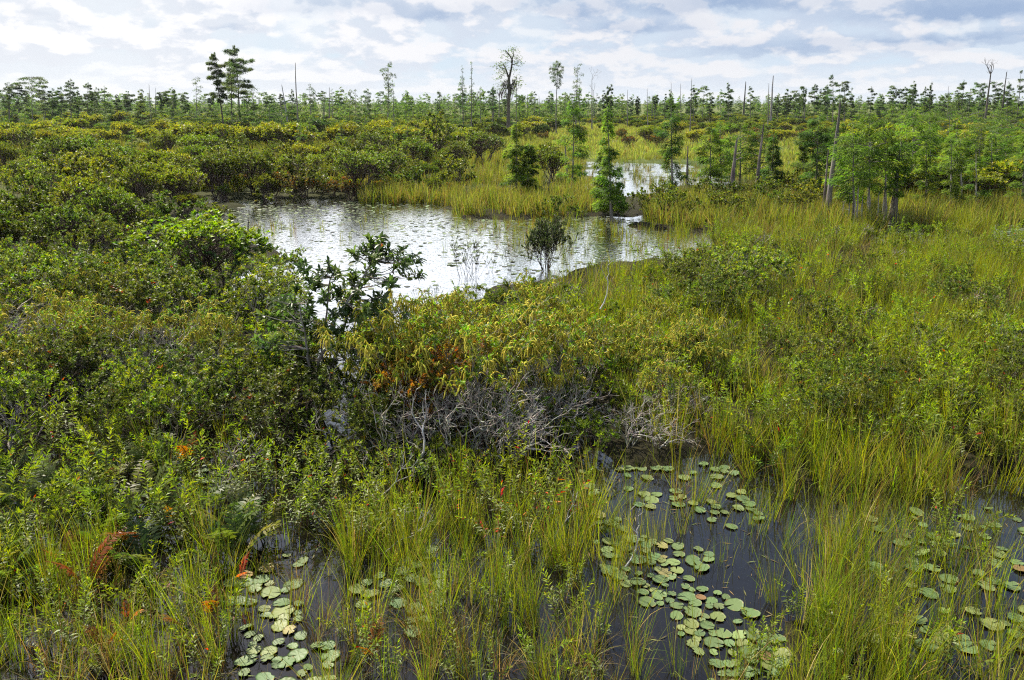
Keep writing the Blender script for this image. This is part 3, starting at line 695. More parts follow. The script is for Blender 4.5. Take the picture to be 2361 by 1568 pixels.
PROM = [(1020,464),(1100,458),(1380,452),(1410,476),(1370,498),(1200,508),(1060,500)]
BANKREED = [(820,462),(1060,440),(1060,474),(820,470)]
RIGHTBAND = [(1480,480),(1560,462),(1880,425),(2800,430),(2800,525),(1640,545),(1500,520)]
P = np.concatenate([world_pts(38, 62, 4, [PROM, BANKREED], clump=2), world_pts(38, 62, 2, [PROM]), world_pts(36, 75, 3.2, [RIGHTBAND], clump=3), world_pts(36, 75, 1.2, [RIGHTBAND])])
grow('reed_grass', tF, P, (.8, 1.3), 'tawny green reeds on the spit behind the open pond', 'reeds')
FARMEAD = [(1040,310),(1300,285),(1900,275),(2300,300),(2300,345),(1900,380),(1640,386),(1600,374),(1340,370),(1200,345)]
grow('shore_reeds', tF, np.concatenate([world_pts(62, 110, 1.1, [[(1300,355),(1660,360),(1800,400),(1780,455),(1480,480),(1320,440)]], [FARPOND], clump=3, seed=61), world_pts(60, 100, .5, [FARPOND], clump=5, seed=62)]), (.4, .9), 'uneven reeds along and in the far pond', 'reeds')
P = world_pts(55, 110, 1.6, [[(1000,318),(1230,318),(1340,368),(1345,430),(1100,436),(1030,430)]], clump=4)
grow('rear_reeds', tF, P, (.8, 1.3), 'tawny reeds behind the spit and the dark round bushes', 'reeds')
P = np.concatenate([world_pts(80, 240, .25, [FARMEAD], [FARPOND]), world_pts(64, 82, .5, [[(1340,395),(1900,385),(1900,420),(1500,450)]], [FARPOND])])
grow('far_grass', tFF, P, (.7, 1.2), 'pale yellow green grass in the open flat beyond the far pond', 'grass')
REEDS = [(560,530),(700,520),(760,560),(620,590)]
P = np.concatenate([world_pts(22, 50, .10, [POND], clump=2.2), world_pts(30, 40, 3, [[(520,505),(660,510),(700,545),(600,575),(540,545)]], clump=.9), world_pts(26, 42, 2.6, [[(1040,512),(1640,520),(1600,600),(1080,560)]], clump=1.6, seed=8)])
P2 = world_pts(25, 42, 2.2, [[(1060,515),(1400,512),(1640,530),(1600,600),(1330,600),(1100,560)]], clump=1.5, seed=8)
grow('reed_patches', tM, P2, (.45, .85), 'short grass tufts standing in the right half of the pond', 'reeds')
tP = [tuft(9, (.3, .75), .014, .1, .2, 3, .1, .05, G1, rad=.12) for _ in range(5)]
grow('pond_reeds', tP, P, (.6, 1.2), 'thin reed stalks standing in the open pond', 'reeds')

# ------------------------------------------------------------------ lily pads
padk = [pad(1.0, i) for i in range(12)]+[pad(1.0, i, col=[(.19,.17,.05),(.16,.10,.035),(.18,.18,.06)]) for i in range(3)]
def pads(poly, n, r, label, group, mind, exc=()):
    pts = []; tries = 0
    xs = [p[0] for p in poly]; ys = [p[1] for p in poly]
    while len(pts) < n and tries < n*80:
        tries += 1; x = random.uniform(min(xs), max(xs)); y = random.uniform(min(ys), max(ys))
        if not inpoly(np.array([x]), np.array([y]), poly)[0]: continue
        p = at(x, y, .01)
        if vnoise(p[0], p[1], .8, 3) < .35: continue
        R = random.uniform(*r)
        if any((p[0]-q[0])**2+(p[1]-q[1])**2 < (mind*(R+q[3]))**2 for q in pts): continue
        pts.append((p[0], p[1], .012+.012*random.random(), R))
    for p in pts:
        k = padk[random.randrange(12)] if random.random() > .025 else padk[random.randrange(12, 15)]
        thing(k, 'lily_pad', label, 'lily pad', p[:3], random.uniform(0, TAU), (p[3], p[3]*random.uniform(.85, 1.1), p[3]*random.uniform(.6, 2.2)), group, (random.gauss(0, .05) if random.random() < .85 else random.gauss(0, .22), random.gauss(0, .05)))
    return pts
pads([(1360,1180),(1560,1210),(1700,1240),(1850,1270),(1880,1330),(1830,1400),(1810,1500),(1800,1590),(1480,1590),(1500,1400),(1360,1290)], 125, (.05, .13), 'round green notched lily pad floating on the dark pool beside the sedge clumps', 'lily pads on the open right pool', .66)
pads([(1290,1090),(1500,1070),(1690,1070),(1800,1170),(1700,1220),(1560,1190),(1380,1150)], 45, (.075, .125), 'green lily pad in the shaded inlet under the grey branches', 'lily pads in the shaded inlet', .75)
pads([(1900,1180),(2360,1150),(2420,1200),(2420,1590),(2150,1590),(2000,1470),(1920,1300)], 70, (.06, .14), 'green lily pad half hidden by sedge in the far right shallows', 'lily pads among the right sedge', .7)
pads([(520,1290),(780,1270),(790,1350),(770,1440),(760,1580),(560,1580),(560,1460)], 52, (.055, .14), 'pale green lily pad in the narrow pool by the orange ferns', 'lily pads in the narrow left pool', .62)
pads([(800,1280),(1000,1240),(1050,1330),(960,1460),(820,1420)], 24, (.08, .13), 'lily pad showing through the sedge between the two pools', 'lily pads under the middle sedge', .8)
pads([(430,1080),(520,1080),(500,1130),(440,1130)], 6, (.09, .13), 'lily pad in the small gap among the leafy wands', 'lily pads in the small gap', .8)
# bits of stalk and leaf adrift on the still water
P = world_pts(6, 14, 26, [POOL_A, POOL_B, POOL_C, UNDER], clump=.6, seed=17); n = len(P); mb = MB(); a = rng.uniform(0, TAU, n); P[:, 2] = .006
D = np.stack([np.cos(a), np.sin(a), rng.normal(0, .05, n)], -1); Lg = rng.uniform(.02, .16, n)
mb.leaves(P, D, np.array([[0, 0, 1.]])+rng.normal(0, .1, (n, 3)), Lg, np.clip(Lg*.12, .004, .02), vary([(.09,.065,.03),(.14,.11,.05),(.06,.05,.025),(.13,.15,.05)], n), .1, 0)
tag(obj('floating_litter', mb.build('floating_litter', M_TWIG)), 'bits of dead stalk and leaf floating on the dark near water', 'litter', kind='stuff')
grow('stalks', [tuft(5, (.2, .6), .006, .12, .25, 4, .35, .05, G1, rad=.1) for _ in range(5)], world_pts(6, 14, 5, [POOL_A, POOL_B, POOL_C]), (.6, 1.2), 'single thin stalks standing in the near pools', 'stalks')
# smaller pads far out on the pond, too many to count
P = world_pts(24, 54, 10, [POND]); px_, py_ = proj(P)
d = vnoise(P[:, 0], P[:, 1], 5, 2)*.6+vnoise(P[:, 0], P[:, 1], 1.2, 5)*.4
want = np.where(py_ < 535, .62, .10)+np.where((px_ > 1040) & (py_ < 640), .25, 0)
P = P[(d > .60-want*.42) & (rng.random(len(P)) < want+.12)]
mb = small_pads(len(P), .10, P, [(.06,.08,.03),(.10,.13,.05),(.14,.18,.08),(.045,.05,.03)])
tag(obj('pond_pads', mb.build('pond_pads', M_PAD)), 'scattered dark and green lily pads speckling the open pond', 'lily pads', kind='stuff')
P = np.concatenate([world_pts(62, 98, 2.2, [FARPOND], clump=4), world_pts(32, 42, 8, [SIDE_A, SIDE_B], clump=2)])
mb = small_pads(len(P), .2, P, [(.13,.17,.09),(.18,.21,.12),(.10,.13,.07)])
tag(obj('far_pads', mb.build('far_pads', M_PAD)), 'pale lily pads covering the pools among the cypresses', 'lily pads', kind='stuff')

# ------------------------------------------------------------------ leafy wands and ferns in the foreground
spr = [sprig(int(rng.integers(3, 6))) for _ in range(9)]
sprR = [sprig(4, red=.14) for _ in range(3)]
sprS = [sprig(3, (.3, .6), step=.026) for _ in range(4)]
sprL = [sprig(5, (.6, 1.2), (.06, .1), spread=.45) for _ in range(4)]
LEFTF = [(-330,930),(620,960),(760,1080),(740,1180),(600,1260),(420,1250),(150,1300),(-330,1420)]
def put_sprigs(poly, n, mind, kinds, label, group, sc=(.75, 1.2), exc=(), z=.0):
    for x, y in fill(poly, n, mind, exc):
        p = at(x, y); k = random.choice(kinds)
        thing(k, 'leafy_wand_plant', label, 'plant', (p[0], p[1], z), random.uniform(0, TAU), random.uniform(*sc), group, (random.gauss(0, .1), random.gauss(0, .1)))
put_sprigs(LEFTF, 90, (34, 16), spr+sprL+sprS, 'bright green leafy wand plant in the dark wet thicket at left', 'leafy wand plants in the left thicket', (.75, 1.25))
put_sprigs([(600,1040),(900,1090),(1060,1100),(1060,1240),(900,1290),(640,1260)], 34, (34, 16), spr+sprL, 'green leafy wand plant between the narrow channel and the grey branches', 'leafy wand plants by the channel', (.75, 1.15))
put_sprigs([(1050,1130),(1260,1120),(1330,1210),(1200,1260),(1030,1230)], 14, (40, 18), sprR+sprL, 'leafy wand plant with scarlet lower leaves beside the fallen grey branch', 'red tinged leafy wand plants', (.85, 1.2))
put_sprigs([(1300,790),(1620,720),(1700,840),(1660,1010),(1480,1000),(1400,900)], 32, (34, 16), spr+sprL, 'leafy wand plant at the edge between the yellow bushes and the meadow', 'leafy wand plants at the meadow edge', (.8, 1.25))
put_sprigs([(1680,760),(2420,720),(2420,1080),(1900,1080),(1720,1000)], 60, (44, 20), spr+sprL, 'pale green leafy wand plant standing in the meadow grass', 'leafy wand plants in the meadow', (.95, 1.45))
put_sprigs([(1690,1420),(1900,1420),(2250,1500),(2250,1600),(1650,1600)], 16, (50, 26), spr+sprS, 'young leafy wand plant in the sedge at the near right edge', 'leafy wand plants in the near right sedge', (.6, .95))
put_sprigs([(2120,1230),(2260,1230),(2320,1330),(2160,1330)], 5, (60, 30), spr, 'leafy wand plant rising from the right lily shallows', 'leafy wand plants in the lily shallows', (.7, .95))
put_sprigs([(800,1290),(1300,1260),(1440,1400),(1400,1590),(800,1590)], 20, (70, 40), spr+sprS, 'leafy wand plant in the sedge at the bottom middle', 'leafy wand plants in the middle sedge', (.55, .9))
put_sprigs([(-100,1300),(420,1270),(540,1360),(520,1590),(-100,1590)], 44, (46, 22), spr+sprS, 'leafy wand plant in the near left sedge', 'leafy wand plants in the near left sedge', (.6, 1.0))
fg = [fern(int(rng.integers(4, 8)), (.5, .9)) for _ in range(5)]; fo = [fern(int(rng.integers(2, 5)), (.4, .7), True) for _ in range(5)]
fr_ = [fern(2, (.3, .5), True, [(.5,.05,.02),(.45,.09,.02)]) for _ in range(2)]
for x, y in fill([(-60,1080),(520,1100),(620,1250),(500,1330),(200,1320),(-60,1380)], 34, (60, 26)):
    p = at(x, y); thing(random.choice(fg), 'fern', 'green feathery fern low in the left thicket', 'fern', (p[0], p[1], 0), random.uniform(0, TAU), random.uniform(.8, 1.3), 'green ferns in the left thicket')
FERNS = [(200,1330,0,1.25,'large orange fern frond at the near left edge, the biggest of the dying ferns'),(140,1275,0,.8,'small rust orange fern left of the biggest orange frond'),
         (65,1150,1,.7,'scarlet fern tip low among green leaves at the far left edge'),(310,1235,0,1.0,'rusty orange fern in the dark hollow right of the biggest orange frond'),
         (435,1050,0,1.0,'orange fern with golden lower fronds under the leafy wands'),(440,1010,1,.6,'small red fern right above the orange and gold fern'),
         (548,1310,1,.7,'bright red fern beside the narrow dark channel'),(490,1390,0,.7,'dull orange fern at the near edge of the narrow channel'),
         (290,1410,1,.6,'reddish fern between the sedge tufts at the near left'),(240,1470,0,.6,'small orange fern deep in the near left sedge'),
         (390,1180,0,.6,'brown orange fern amid the yellow catkin sprays at left'),(230,1090,0,.6,'faded orange fern behind the left leafy wands'),
         (420,1420,0,.55,'tiny orange fern in front of the lily pads of the narrow pool'),(855,1490,0,.7,'yellow orange fern sprouting among the lily pads near the bottom edge')]
for x, y, k, s, lb in FERNS:
    p = at(x, y, .35); thing(random.choice(fr_ if k else fo), 'fern', lb, 'fern', (p[0], p[1], .2), random.uniform(0, TAU), s*1.0)
# low growth that fills the thickets
ug = [sprig(3, (.25, .6), step=.04) for _ in range(4)]
def fused(parts, name):
    """one mesh from the parts of a plant, for growth nobody could count"""
    bm_v = []; off = 0; mats = []; V = []; F = []; C = []; MI = []
    for pn, me in parts:
        n = len(me.vertices); a = np.empty(n*3, np.float32); me.vertices.foreach_get('co', a); V.append(a.reshape(-1, 3))
        c_ = np.empty(n*4, np.float32); me.attributes['col'].data.foreach_get('color', c_); C.append(c_.reshape(-1, 4)[:, :3])
        for p in me.polygons: F.append(([i+off for i in p.vertices], len(mats)))
        mats.append(me.materials[0]); off += n
    me = bpy.data.meshes.new(name); me.from_pydata(np.concatenate(V).tolist(), [], [f[0] for f in F])
    me.polygons.foreach_set('material_index', [f[1] for f in F])
    a = me.attributes.new('col', 'FLOAT_COLOR', 'POINT'); c_ = np.concatenate(C); a.data.foreach_set('color', np.concatenate([c_, np.ones((len(c_), 1))], 1).astype(np.float32).ravel())
    for m in mats: me.materials.append(m)
    return me
ug = [fused(q, 'low_growth') for q in ug]+[fused(open_shrub(5, .8, 2, (.035, .06), 9, MIDG+LIME[:1], BRN, r0=.01), 'low_growth') for _ in range(4)]+[fused(twig_bush(.7, 5, 3, .3), 'low_growth') for _ in range(3)]
ugL = [fused(sprig(5, (.6, 1.1), (.08, .12)), 'wand') for _ in range(5)]
LEFTALL = [(-500,600),(300,590),(560,640),(700,740),(730,1000),(700,1180),(560,1260),(-500,1300)]
MIDALL = [(700,800),(1240,660),(1420,760),(1500,1000),(1300,1090),(900,1110),(760,1080)]
P = np.concatenate([world_pts(9, 16, 1.3, [LEFTALL], [CHANNEL], clump=1.1), world_pts(16, 32, 3.2, [LEFTALL], [POND, CHANNEL]), world_pts(11, 27, 4.5, [MIDALL], [CHANNEL, POND]), world_pts(12, 36, 1.3, [MEADOW], clump=2, seed=31)])
Q = np.concatenate([world_pts(10, 36, 1.7, [MEADOW], clump=2.2, seed=12), world_pts(9, 17, 2.4, [LEFTALL], [CHANNEL], clump=1.5, seed=13)])
grow('meadow_wands', ugL, Q, (.7, 1.35), 'more pale leafy wands sprinkled through the meadow and the thicket', 'leafy wands')
grow('undergrowth', ug, P, (.7, 1.5), 'tangled low leafy undergrowth filling the thicket floor', 'undergrowth')
# ------------------------------------------------------------------ the bay tree in the middle distance
def bay_tree():
    B = at(735, 965); Yp = B[1]
    ends = [(880,565,.02,3),(925,590,.05,3),(835,575,.0,2),(905,640,-.1,2),(850,620,.1,2),(930,610,.1,2),(870,680,0,2),(820,655,-.1,2),(760,670,.2,3),(710,660,0,3),(660,690,-.1,2),(640,720,.1,2),(700,710,.2,3),
            (740,740,.3,3),(790,700,.1,3),(840,710,-.1,2),(720,780,.2,2),(770,790,.1,2),(690,815,.25,2),(830,800,.0,1),(650,830,.2,1),(760,620,0,2),(720,630,.1,2),(800,620,.1,2),(780,745,-.2,2),(855,590,.1,2),(690,745,.2,2),(750,830,.3,1),(630,770,0,2),(610,790,.1,2),(640,860,.2,1),(880,720,-.1,1)]
    mb = MB(); lf = MB(); bark = [(.22,.20,.18),(.28,.26,.235),(.17,.15,.13)]
    trunks = [[(735,965),(728,900),(735,830),(770,740),(830,650),(875,575)],[(742,968),(755,900),(775,820),(800,720),(845,640)],[(728,962),(715,880),(705,790),(690,700)],[(738,966),(735,880),(745,790),(755,700),(760,640)]]
    tp = []
    for i, t in enumerate(trunks):
        q = np.array([on_plane(x, y, Yp+[0, .15, -.2, .25][i]*min(1, j/2)) for j, (x, y) in enumerate(t)])-np.array([B[0], B[1], 0])
        u = np.linspace(0, len(q)-1, 14); k = np.clip(u.astype(int), 0, len(q)-2); fr = (u-k)[:, None]; q = q[k]*(1-fr)+q[k+1]*fr+rng.normal(0, .012, (14, 3))
        mb.tube(q, np.linspace([.045, .035, .035, .03][i], .012, 14), vary(bark, 14, .1), 7, False); tp.append(q)
    allp = np.concatenate([q[4:] for q in tp]); T = []; A = []
    for x, y, dy, k in ends:
        for j in range(3*k):
            e = on_plane(x+random.gauss(0, 20), y+random.gauss(0, 15), Yp+dy*2+random.gauss(0, .25))-np.array([B[0], B[1], 0])
            dd = np.linalg.norm(allp-e, axis=1)+np.where(allp[:, 2] > e[2], .5, 0); s = allp[np.argmin(dd)]; m = (s+e)/2+np.array([random.gauss(0, .04), random.gauss(0, .04), -.05])
            mb.sticks(np.array([s, m]), np.array([m, e]), [.011, .008], [.008, .005], vary(bark, 2)); T.append(e); A.append(nrm((e-s)*.6+np.array([0, 0, .35])))
    T = np.array(T); A = nrm(np.array(A)); C = vary([(.06,.10,.022),(.08,.125,.028),(.105,.15,.034),(.05,.08,.02)], len(T), .15)
    whorl(lf, T, A, 15, (.11, .19), .36, (.3, 1.8), C, back=.2, broad=True, droop=.18)
    ol = MB(); o = np.array([on_plane(905, 625, Yp), on_plane(880, 560, Yp), on_plane(640, 845, Yp)])-np.array([B[0], B[1], 0])
    whorl(ol, o, np.array([[0, 0, -1.]]*3), 7, (.06, .1), .3, (.1, .6), np.array([(.10,.03,.015),(.5,.14,.02),(.06,.015,.01)]), broad=True)
    return B, [('trunk', mb.build('trunk', M_BARK)), ('crown', lf.build('crown', M_GLOSS)), ('withered_leaves', ol.build('withered_leaves', M_LEAF))]
B, pr = bay_tree()
thing(pr, 'bay_tree', 'small bay tree with large dark glossy leaves at the near shore of the pond', 'tree', (B[0], B[1], 0))

# ------------------------------------------------------------------ shrubs
YEL = [(.21,.23,.024),(.17,.20,.022),(.24,.245,.03)]; OLV = [(.105,.13,.02),(.135,.16,.022),(.08,.105,.018)]; ORG = [(.34,.16,.02),(.26,.13,.02),(.38,.11,.015),(.28,.2,.03)]
catk = [open_shrub(6, 1.9, 4, (.05, .085), 7, [(.15,.24,.02),(.11,.18,.02),(.19,.25,.022)], GREYB, .32, .55, .32, drop=.3, r0=.018) for _ in range(5)]
open_ = [open_shrub(6, 1.7, 4, (.055, .09), 9, MIDG+OLV, BRN, .36, .6, 0, drop=.2, red=[(.3,.08,.02)], redp=.005) for _ in range(4)]
mix_ = [open_shrub(6, 1.6, 4, (.055, .09), 9, LIME+MIDG+YEL[:1], GREYB, .36, .6, 0, drop=.2) for _ in range(4)]
orng = [open_shrub(5, 1.3, 4, (.035, .055), 9, ORG, BRN, .36, .6, 0, drop=.2) for _ in range(2)]
twg = [twig_bush(1.3, 7, 4, .10) for _ in range(4)]
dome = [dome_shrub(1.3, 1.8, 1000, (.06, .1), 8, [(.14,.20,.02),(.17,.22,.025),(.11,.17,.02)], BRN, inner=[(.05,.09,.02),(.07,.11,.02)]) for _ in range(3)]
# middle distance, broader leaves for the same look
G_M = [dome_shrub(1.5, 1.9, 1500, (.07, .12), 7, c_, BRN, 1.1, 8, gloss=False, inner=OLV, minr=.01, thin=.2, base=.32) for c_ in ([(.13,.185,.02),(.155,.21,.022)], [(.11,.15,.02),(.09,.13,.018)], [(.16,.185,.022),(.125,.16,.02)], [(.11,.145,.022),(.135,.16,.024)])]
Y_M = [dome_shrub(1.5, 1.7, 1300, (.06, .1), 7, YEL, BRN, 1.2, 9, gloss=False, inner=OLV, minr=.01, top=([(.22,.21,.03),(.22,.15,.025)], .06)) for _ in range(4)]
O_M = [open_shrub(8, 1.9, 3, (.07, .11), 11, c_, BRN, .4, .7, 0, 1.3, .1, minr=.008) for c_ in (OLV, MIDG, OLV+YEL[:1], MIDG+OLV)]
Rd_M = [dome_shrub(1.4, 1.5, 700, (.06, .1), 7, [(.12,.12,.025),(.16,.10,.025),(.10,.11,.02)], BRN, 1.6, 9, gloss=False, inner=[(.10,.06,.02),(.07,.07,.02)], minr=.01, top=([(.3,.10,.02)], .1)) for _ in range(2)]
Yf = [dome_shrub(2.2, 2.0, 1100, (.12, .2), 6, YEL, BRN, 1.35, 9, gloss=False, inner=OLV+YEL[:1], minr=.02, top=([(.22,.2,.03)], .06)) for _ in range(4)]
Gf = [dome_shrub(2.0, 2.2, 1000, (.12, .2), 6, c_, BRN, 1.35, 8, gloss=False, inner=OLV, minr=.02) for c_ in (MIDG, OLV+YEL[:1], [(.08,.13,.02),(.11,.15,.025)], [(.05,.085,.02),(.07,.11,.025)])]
def shrub_px(kind, xb, yb, yt, label, name='shrub', group=None, h0=1.9, wide=1., rz=None):
    B, T = top_height(xb, yb, xb, yt); s = T[2]/h0
    thing(kind, name, label, 'shrub', (B[0], B[1], 0), random.uniform(0, TAU) if rz is None else rz, (s*wide, s*wide, s), group)
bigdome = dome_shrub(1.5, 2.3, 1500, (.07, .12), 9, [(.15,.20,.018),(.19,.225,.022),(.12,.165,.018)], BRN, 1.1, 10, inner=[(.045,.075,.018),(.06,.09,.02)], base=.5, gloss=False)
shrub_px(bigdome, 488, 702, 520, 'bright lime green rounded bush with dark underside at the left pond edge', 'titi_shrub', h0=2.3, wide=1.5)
shrub_px(dome[0], 400, 690, 570, 'smaller lime green bush touching the left side of the bright rounded bush', 'titi_shrub', h0=1.8, wide=.9)
# upright bush out in the pond
pb_ = open_shrub(34, 1.7, 3, (.04, .07), 8, [(.05,.07,.022),(.07,.09,.025)], [(.05,.042,.036),(.075,.062,.052)], .36, .7, 0, 1.4, .0, ang=.34, minr=.007, r0=.014, up=.22)
shrub_px(pb_, 1258, 622, 500, 'dense dark upright bush standing in the middle of the pond', 'pond_bush', h0=1.9, wide=.8)
pb2 = [open_shrub(9, 1.5, 2, (.035, .06), 6, [(.07,.10,.022),(.12,.15,.025),(.05,.07,.02)], [(.05,.042,.036),(.08,.07,.06)], .35, .6, 0, 1.1, .45, ang=.3, minr=.004, r0=.011, up=.2) for _ in range(3)]
for i, (x, yb, yt, w_, lb) in enumerate([(1070,642,535,.9,'thin leafy bush in the pond, leftmost of the dark stemmed pond bushes'),(1095,640,560,.9,'low leafy bush in the pond touching the thin leftmost one'),(1175,622,550,.6,'sparse twiggy bush in the pond beside the dense upright one'),
      (1215,618,575,.8,'small twiggy tuft at the foot of the dense pond bush'),(1130,628,585,.9,'small dark stemmed tuft between two pond bushes'),(1310,612,540,.5,'thin dark twigs arching on the right of the dense pond bush'),(1548,600,560,.7,'small dark leafed bush at the right end of the pond'),(1000,705,640,.7,'dark twiggy bush against the water right of the bay tree'),(960,690,655,.7,'few dark twigs at the water behind the bay tree')]):
    shrub_px(pb2[i % 3], x, yb, yt, lb, 'pond_bush', h0=1.5, wide=w_)
SH = [ # hand placed bushes: kind, x, base y, top y, width, name, label
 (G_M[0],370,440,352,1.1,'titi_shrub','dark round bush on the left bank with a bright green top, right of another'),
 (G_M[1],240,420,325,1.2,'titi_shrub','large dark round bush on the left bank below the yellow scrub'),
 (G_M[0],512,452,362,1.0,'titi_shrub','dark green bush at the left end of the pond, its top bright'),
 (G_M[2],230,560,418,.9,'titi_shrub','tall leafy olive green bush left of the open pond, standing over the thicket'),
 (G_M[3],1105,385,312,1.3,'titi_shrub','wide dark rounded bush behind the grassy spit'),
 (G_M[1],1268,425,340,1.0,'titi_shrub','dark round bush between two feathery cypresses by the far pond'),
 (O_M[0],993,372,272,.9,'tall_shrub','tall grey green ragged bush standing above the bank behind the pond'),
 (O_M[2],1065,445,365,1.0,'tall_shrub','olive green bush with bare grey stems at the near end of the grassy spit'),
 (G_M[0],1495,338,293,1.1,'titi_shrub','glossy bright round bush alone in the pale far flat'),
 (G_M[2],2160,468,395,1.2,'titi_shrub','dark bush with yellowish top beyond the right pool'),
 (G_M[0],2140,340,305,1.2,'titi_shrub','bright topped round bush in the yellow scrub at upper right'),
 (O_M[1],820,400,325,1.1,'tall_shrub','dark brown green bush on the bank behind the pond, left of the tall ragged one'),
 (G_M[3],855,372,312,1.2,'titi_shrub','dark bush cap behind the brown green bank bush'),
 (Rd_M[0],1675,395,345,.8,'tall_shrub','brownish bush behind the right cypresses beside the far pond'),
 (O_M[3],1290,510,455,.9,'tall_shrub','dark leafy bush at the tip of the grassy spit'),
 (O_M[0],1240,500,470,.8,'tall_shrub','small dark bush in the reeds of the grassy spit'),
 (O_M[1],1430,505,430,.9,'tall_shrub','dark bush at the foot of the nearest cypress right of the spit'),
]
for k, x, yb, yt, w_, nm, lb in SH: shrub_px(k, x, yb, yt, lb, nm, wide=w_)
def shrubs(kinds, poly, n, mind, hh, name, label, group, wide=(.85, 1.2), h0=1.9, exc=()):
    for x, y in fill(poly, n, mind, exc):
        p = at(x, y); s = random.uniform(*hh)/h0; w_ = random.uniform(*wide)
        thing(random.choice(kinds), name, label, 'shrub', (p[0], p[1], 0), random.uniform(0, TAU), (s*w_, s*w_, s), group)
# left thicket, near to far
shrubs(catk, [(-120,760),(380,740),(520,800),(560,900),(300,960),(-120,960)], 14, (80, 34), (1.2, 1.7), 'catkin_shrub', 'bush with grey twigs and orange yellow catkins in the left thicket', 'catkin bushes of the left thicket')
shrubs(twg, [(-120,760),(440,760),(500,930),(-120,960)], 17, (66, 30), (1.4, 2.1), 'bare_twig_bush', 'mostly bare grey twig bush in the left thicket', 'bare twig bushes of the left thicket', h0=1.3)
shrubs(open_+mix_, [(-150,900),(640,880),(720,1000),(560,1060),(-150,1020)], 13, (90, 34), (1.0, 1.6), 'leafy_shrub', 'dark green leafy bush below the catkin bushes at left', 'leafy bushes below the left catkin bushes', h0=1.7)
shrubs(mix_+open_, [(-150,640),(330,640),(420,730),(600,800),(600,840),(300,780),(-150,790)], 30, (66, 28), (1.2, 2.1), 'leafy_shrub', 'green leafy bush between the left thicket and the lime green bush', 'leafy bushes behind the left thicket', h0=1.7)
shrubs(G_M+O_M+mix_, [(-200,460),(420,455),(470,520),(330,600),(-200,640)], 30, (90, 34), (1.6, 3.2), 'bank_shrub', 'olive green bush on the left side of the pond', 'bushes on the left side of the pond')
# centre
shrubs(catk, [(860,880),(1040,830),(1250,810),(1330,930),(1280,1000),(1000,1010),(860,980)], 17, (62, 30), (1.5, 2.0), 'catkin_shrub', 'bush with drooping yellow catkins over grey stems in the middle of the picture', 'catkin bushes of the middle clump')
shrubs(catk, [(1340,830),(1560,760),(1640,880),(1560,990),(1400,960)], 7, (80, 40), (1.0, 1.4), 'catkin_shrub', 'low yellow tipped bush at the edge of the meadow grass', 'catkin bushes at the meadow edge')
shrubs(open_, [(620,880),(760,900),(900,960),(1000,1030),(860,1080),(640,1020)], 12, (60, 30), (1.0, 1.5), 'leafy_shrub', 'leafy bush at the foot of the bay tree', 'leafy bushes under the bay tree', h0=1.7, exc=[[(720,840),(850,840),(850,1130),(720,1130)]])
shrubs(orng, [(890,970),(1030,930),(1060,1010),(900,1060)], 5, (48, 30), (1.35, 1.7), 'orange_leaf_shrub', 'bush with orange and rust coloured leaves right of the bay tree', 'orange leaved bushes', h0=1.3)
shrubs(twg, [(900,960),(1260,950),(1300,1040),(1120,1090),(900,1070)], 13, (62, 28), (1.3, 2.0), 'bare_twig_bush', 'bare grey twig bush in the tangle in front of the yellow catkins', 'bare twig bushes of the middle clump', h0=1.3)
shrubs(twg, [(1420,950),(1560,940),(1540,1040),(1420,1050)], 3, (60, 34), (.9, 1.2), 'bare_twig_bush', 'low bare grey twig bush at the edge of the meadow grass', 'bare twig bushes at the meadow edge', h0=1.3)
shrubs(mix_, [(560,640),(690,670),(660,760),(560,760)], 6, (50, 30), (1.1, 1.6), 'leafy_shrub', 'yellow green leafy bush behind the bay tree at the pond edge', 'leafy bushes behind the bay tree', h0=1.7)
shrubs(open_+mix_, [(1570,665),(1720,640),(1760,690),(1640,780),(1560,740)], 10, (50, 24), (1.1, 1.7), 'leafy_shrub', 'dark leafy bush between the pond end and the meadow', 'leafy bushes at the right pond end', h0=1.7)
shrubs(mix_+open_, [(1700,640),(2440,600),(2440,1020),(1900,1040),(1720,900)], 26, (90, 44), (.8, 1.3), 'leafy_shrub', 'low leafy bush amid the meadow grass', 'low bushes in the meadow', h0=1.7)
# the bank behind the pond and beyond
shrubs(G_M+O_M, [(480,400),(700,380),(1060,390),(1060,445),(840,462),(490,464)], 34, (66, 18), (1.3, 2.9), 'bank_shrub', 'dark olive bush on the bank right behind the pond', 'bushes on the bank behind the pond')
shrubs(Rd_M, [(540,440),(820,446),(820,464),(540,464)], 9, (34, 8), (.9, 1.3), 'bank_shrub', 'low rusty tinged bush at the far water edge', 'rusty bushes at the far water edge', h0=1.5)
shrubs(G_M+O_M+Y_M[:1], [(-250,360),(1000,340),(1080,380),(700,400),(480,450),(-250,460)], 38, (84, 18), (1.6, 3.3), 'bank_shrub', 'green bush in the scrub above the left bank', 'bushes of the left bank scrub')
shrubs(Yf, [(-250,262),(480,272),(540,330),(900,345),(480,360),(-250,350)], 64, (46, 9), (2.0, 3.2), 'yellow_shrub', 'yellow green bush in the far left scrub', 'yellow bushes of the far left scrub', h0=2.0)
shrubs(Yf+Gf, [(560,300),(1300,290),(1250,330),(1000,345),(560,345)], 46, (40, 8), (1.6, 2.8), 'yellow_shrub', 'yellow green bush in the scrub before the central treeline', 'bushes before the central treeline', h0=2.0)
shrubs(Yf+Gf, [(1900,330),(2500,310),(2500,400),(2100,420),(1880,375)], 40, (52, 12), (1.8, 3.0), 'yellow_shrub', 'yellow green bush in the scrub beyond the right cypresses', 'bushes beyond the right cypresses', h0=2.0)
shrubs(Rd_M+Yf[:1], [(1080,310),(1900,290),(1900,335),(1650,350),(1200,345)], 26, (50, 9), (1.2, 2.0), 'flat_shrub', 'small brownish bush dotted over the pale far flat', 'bushes of the pale far flat', h0=1.6)
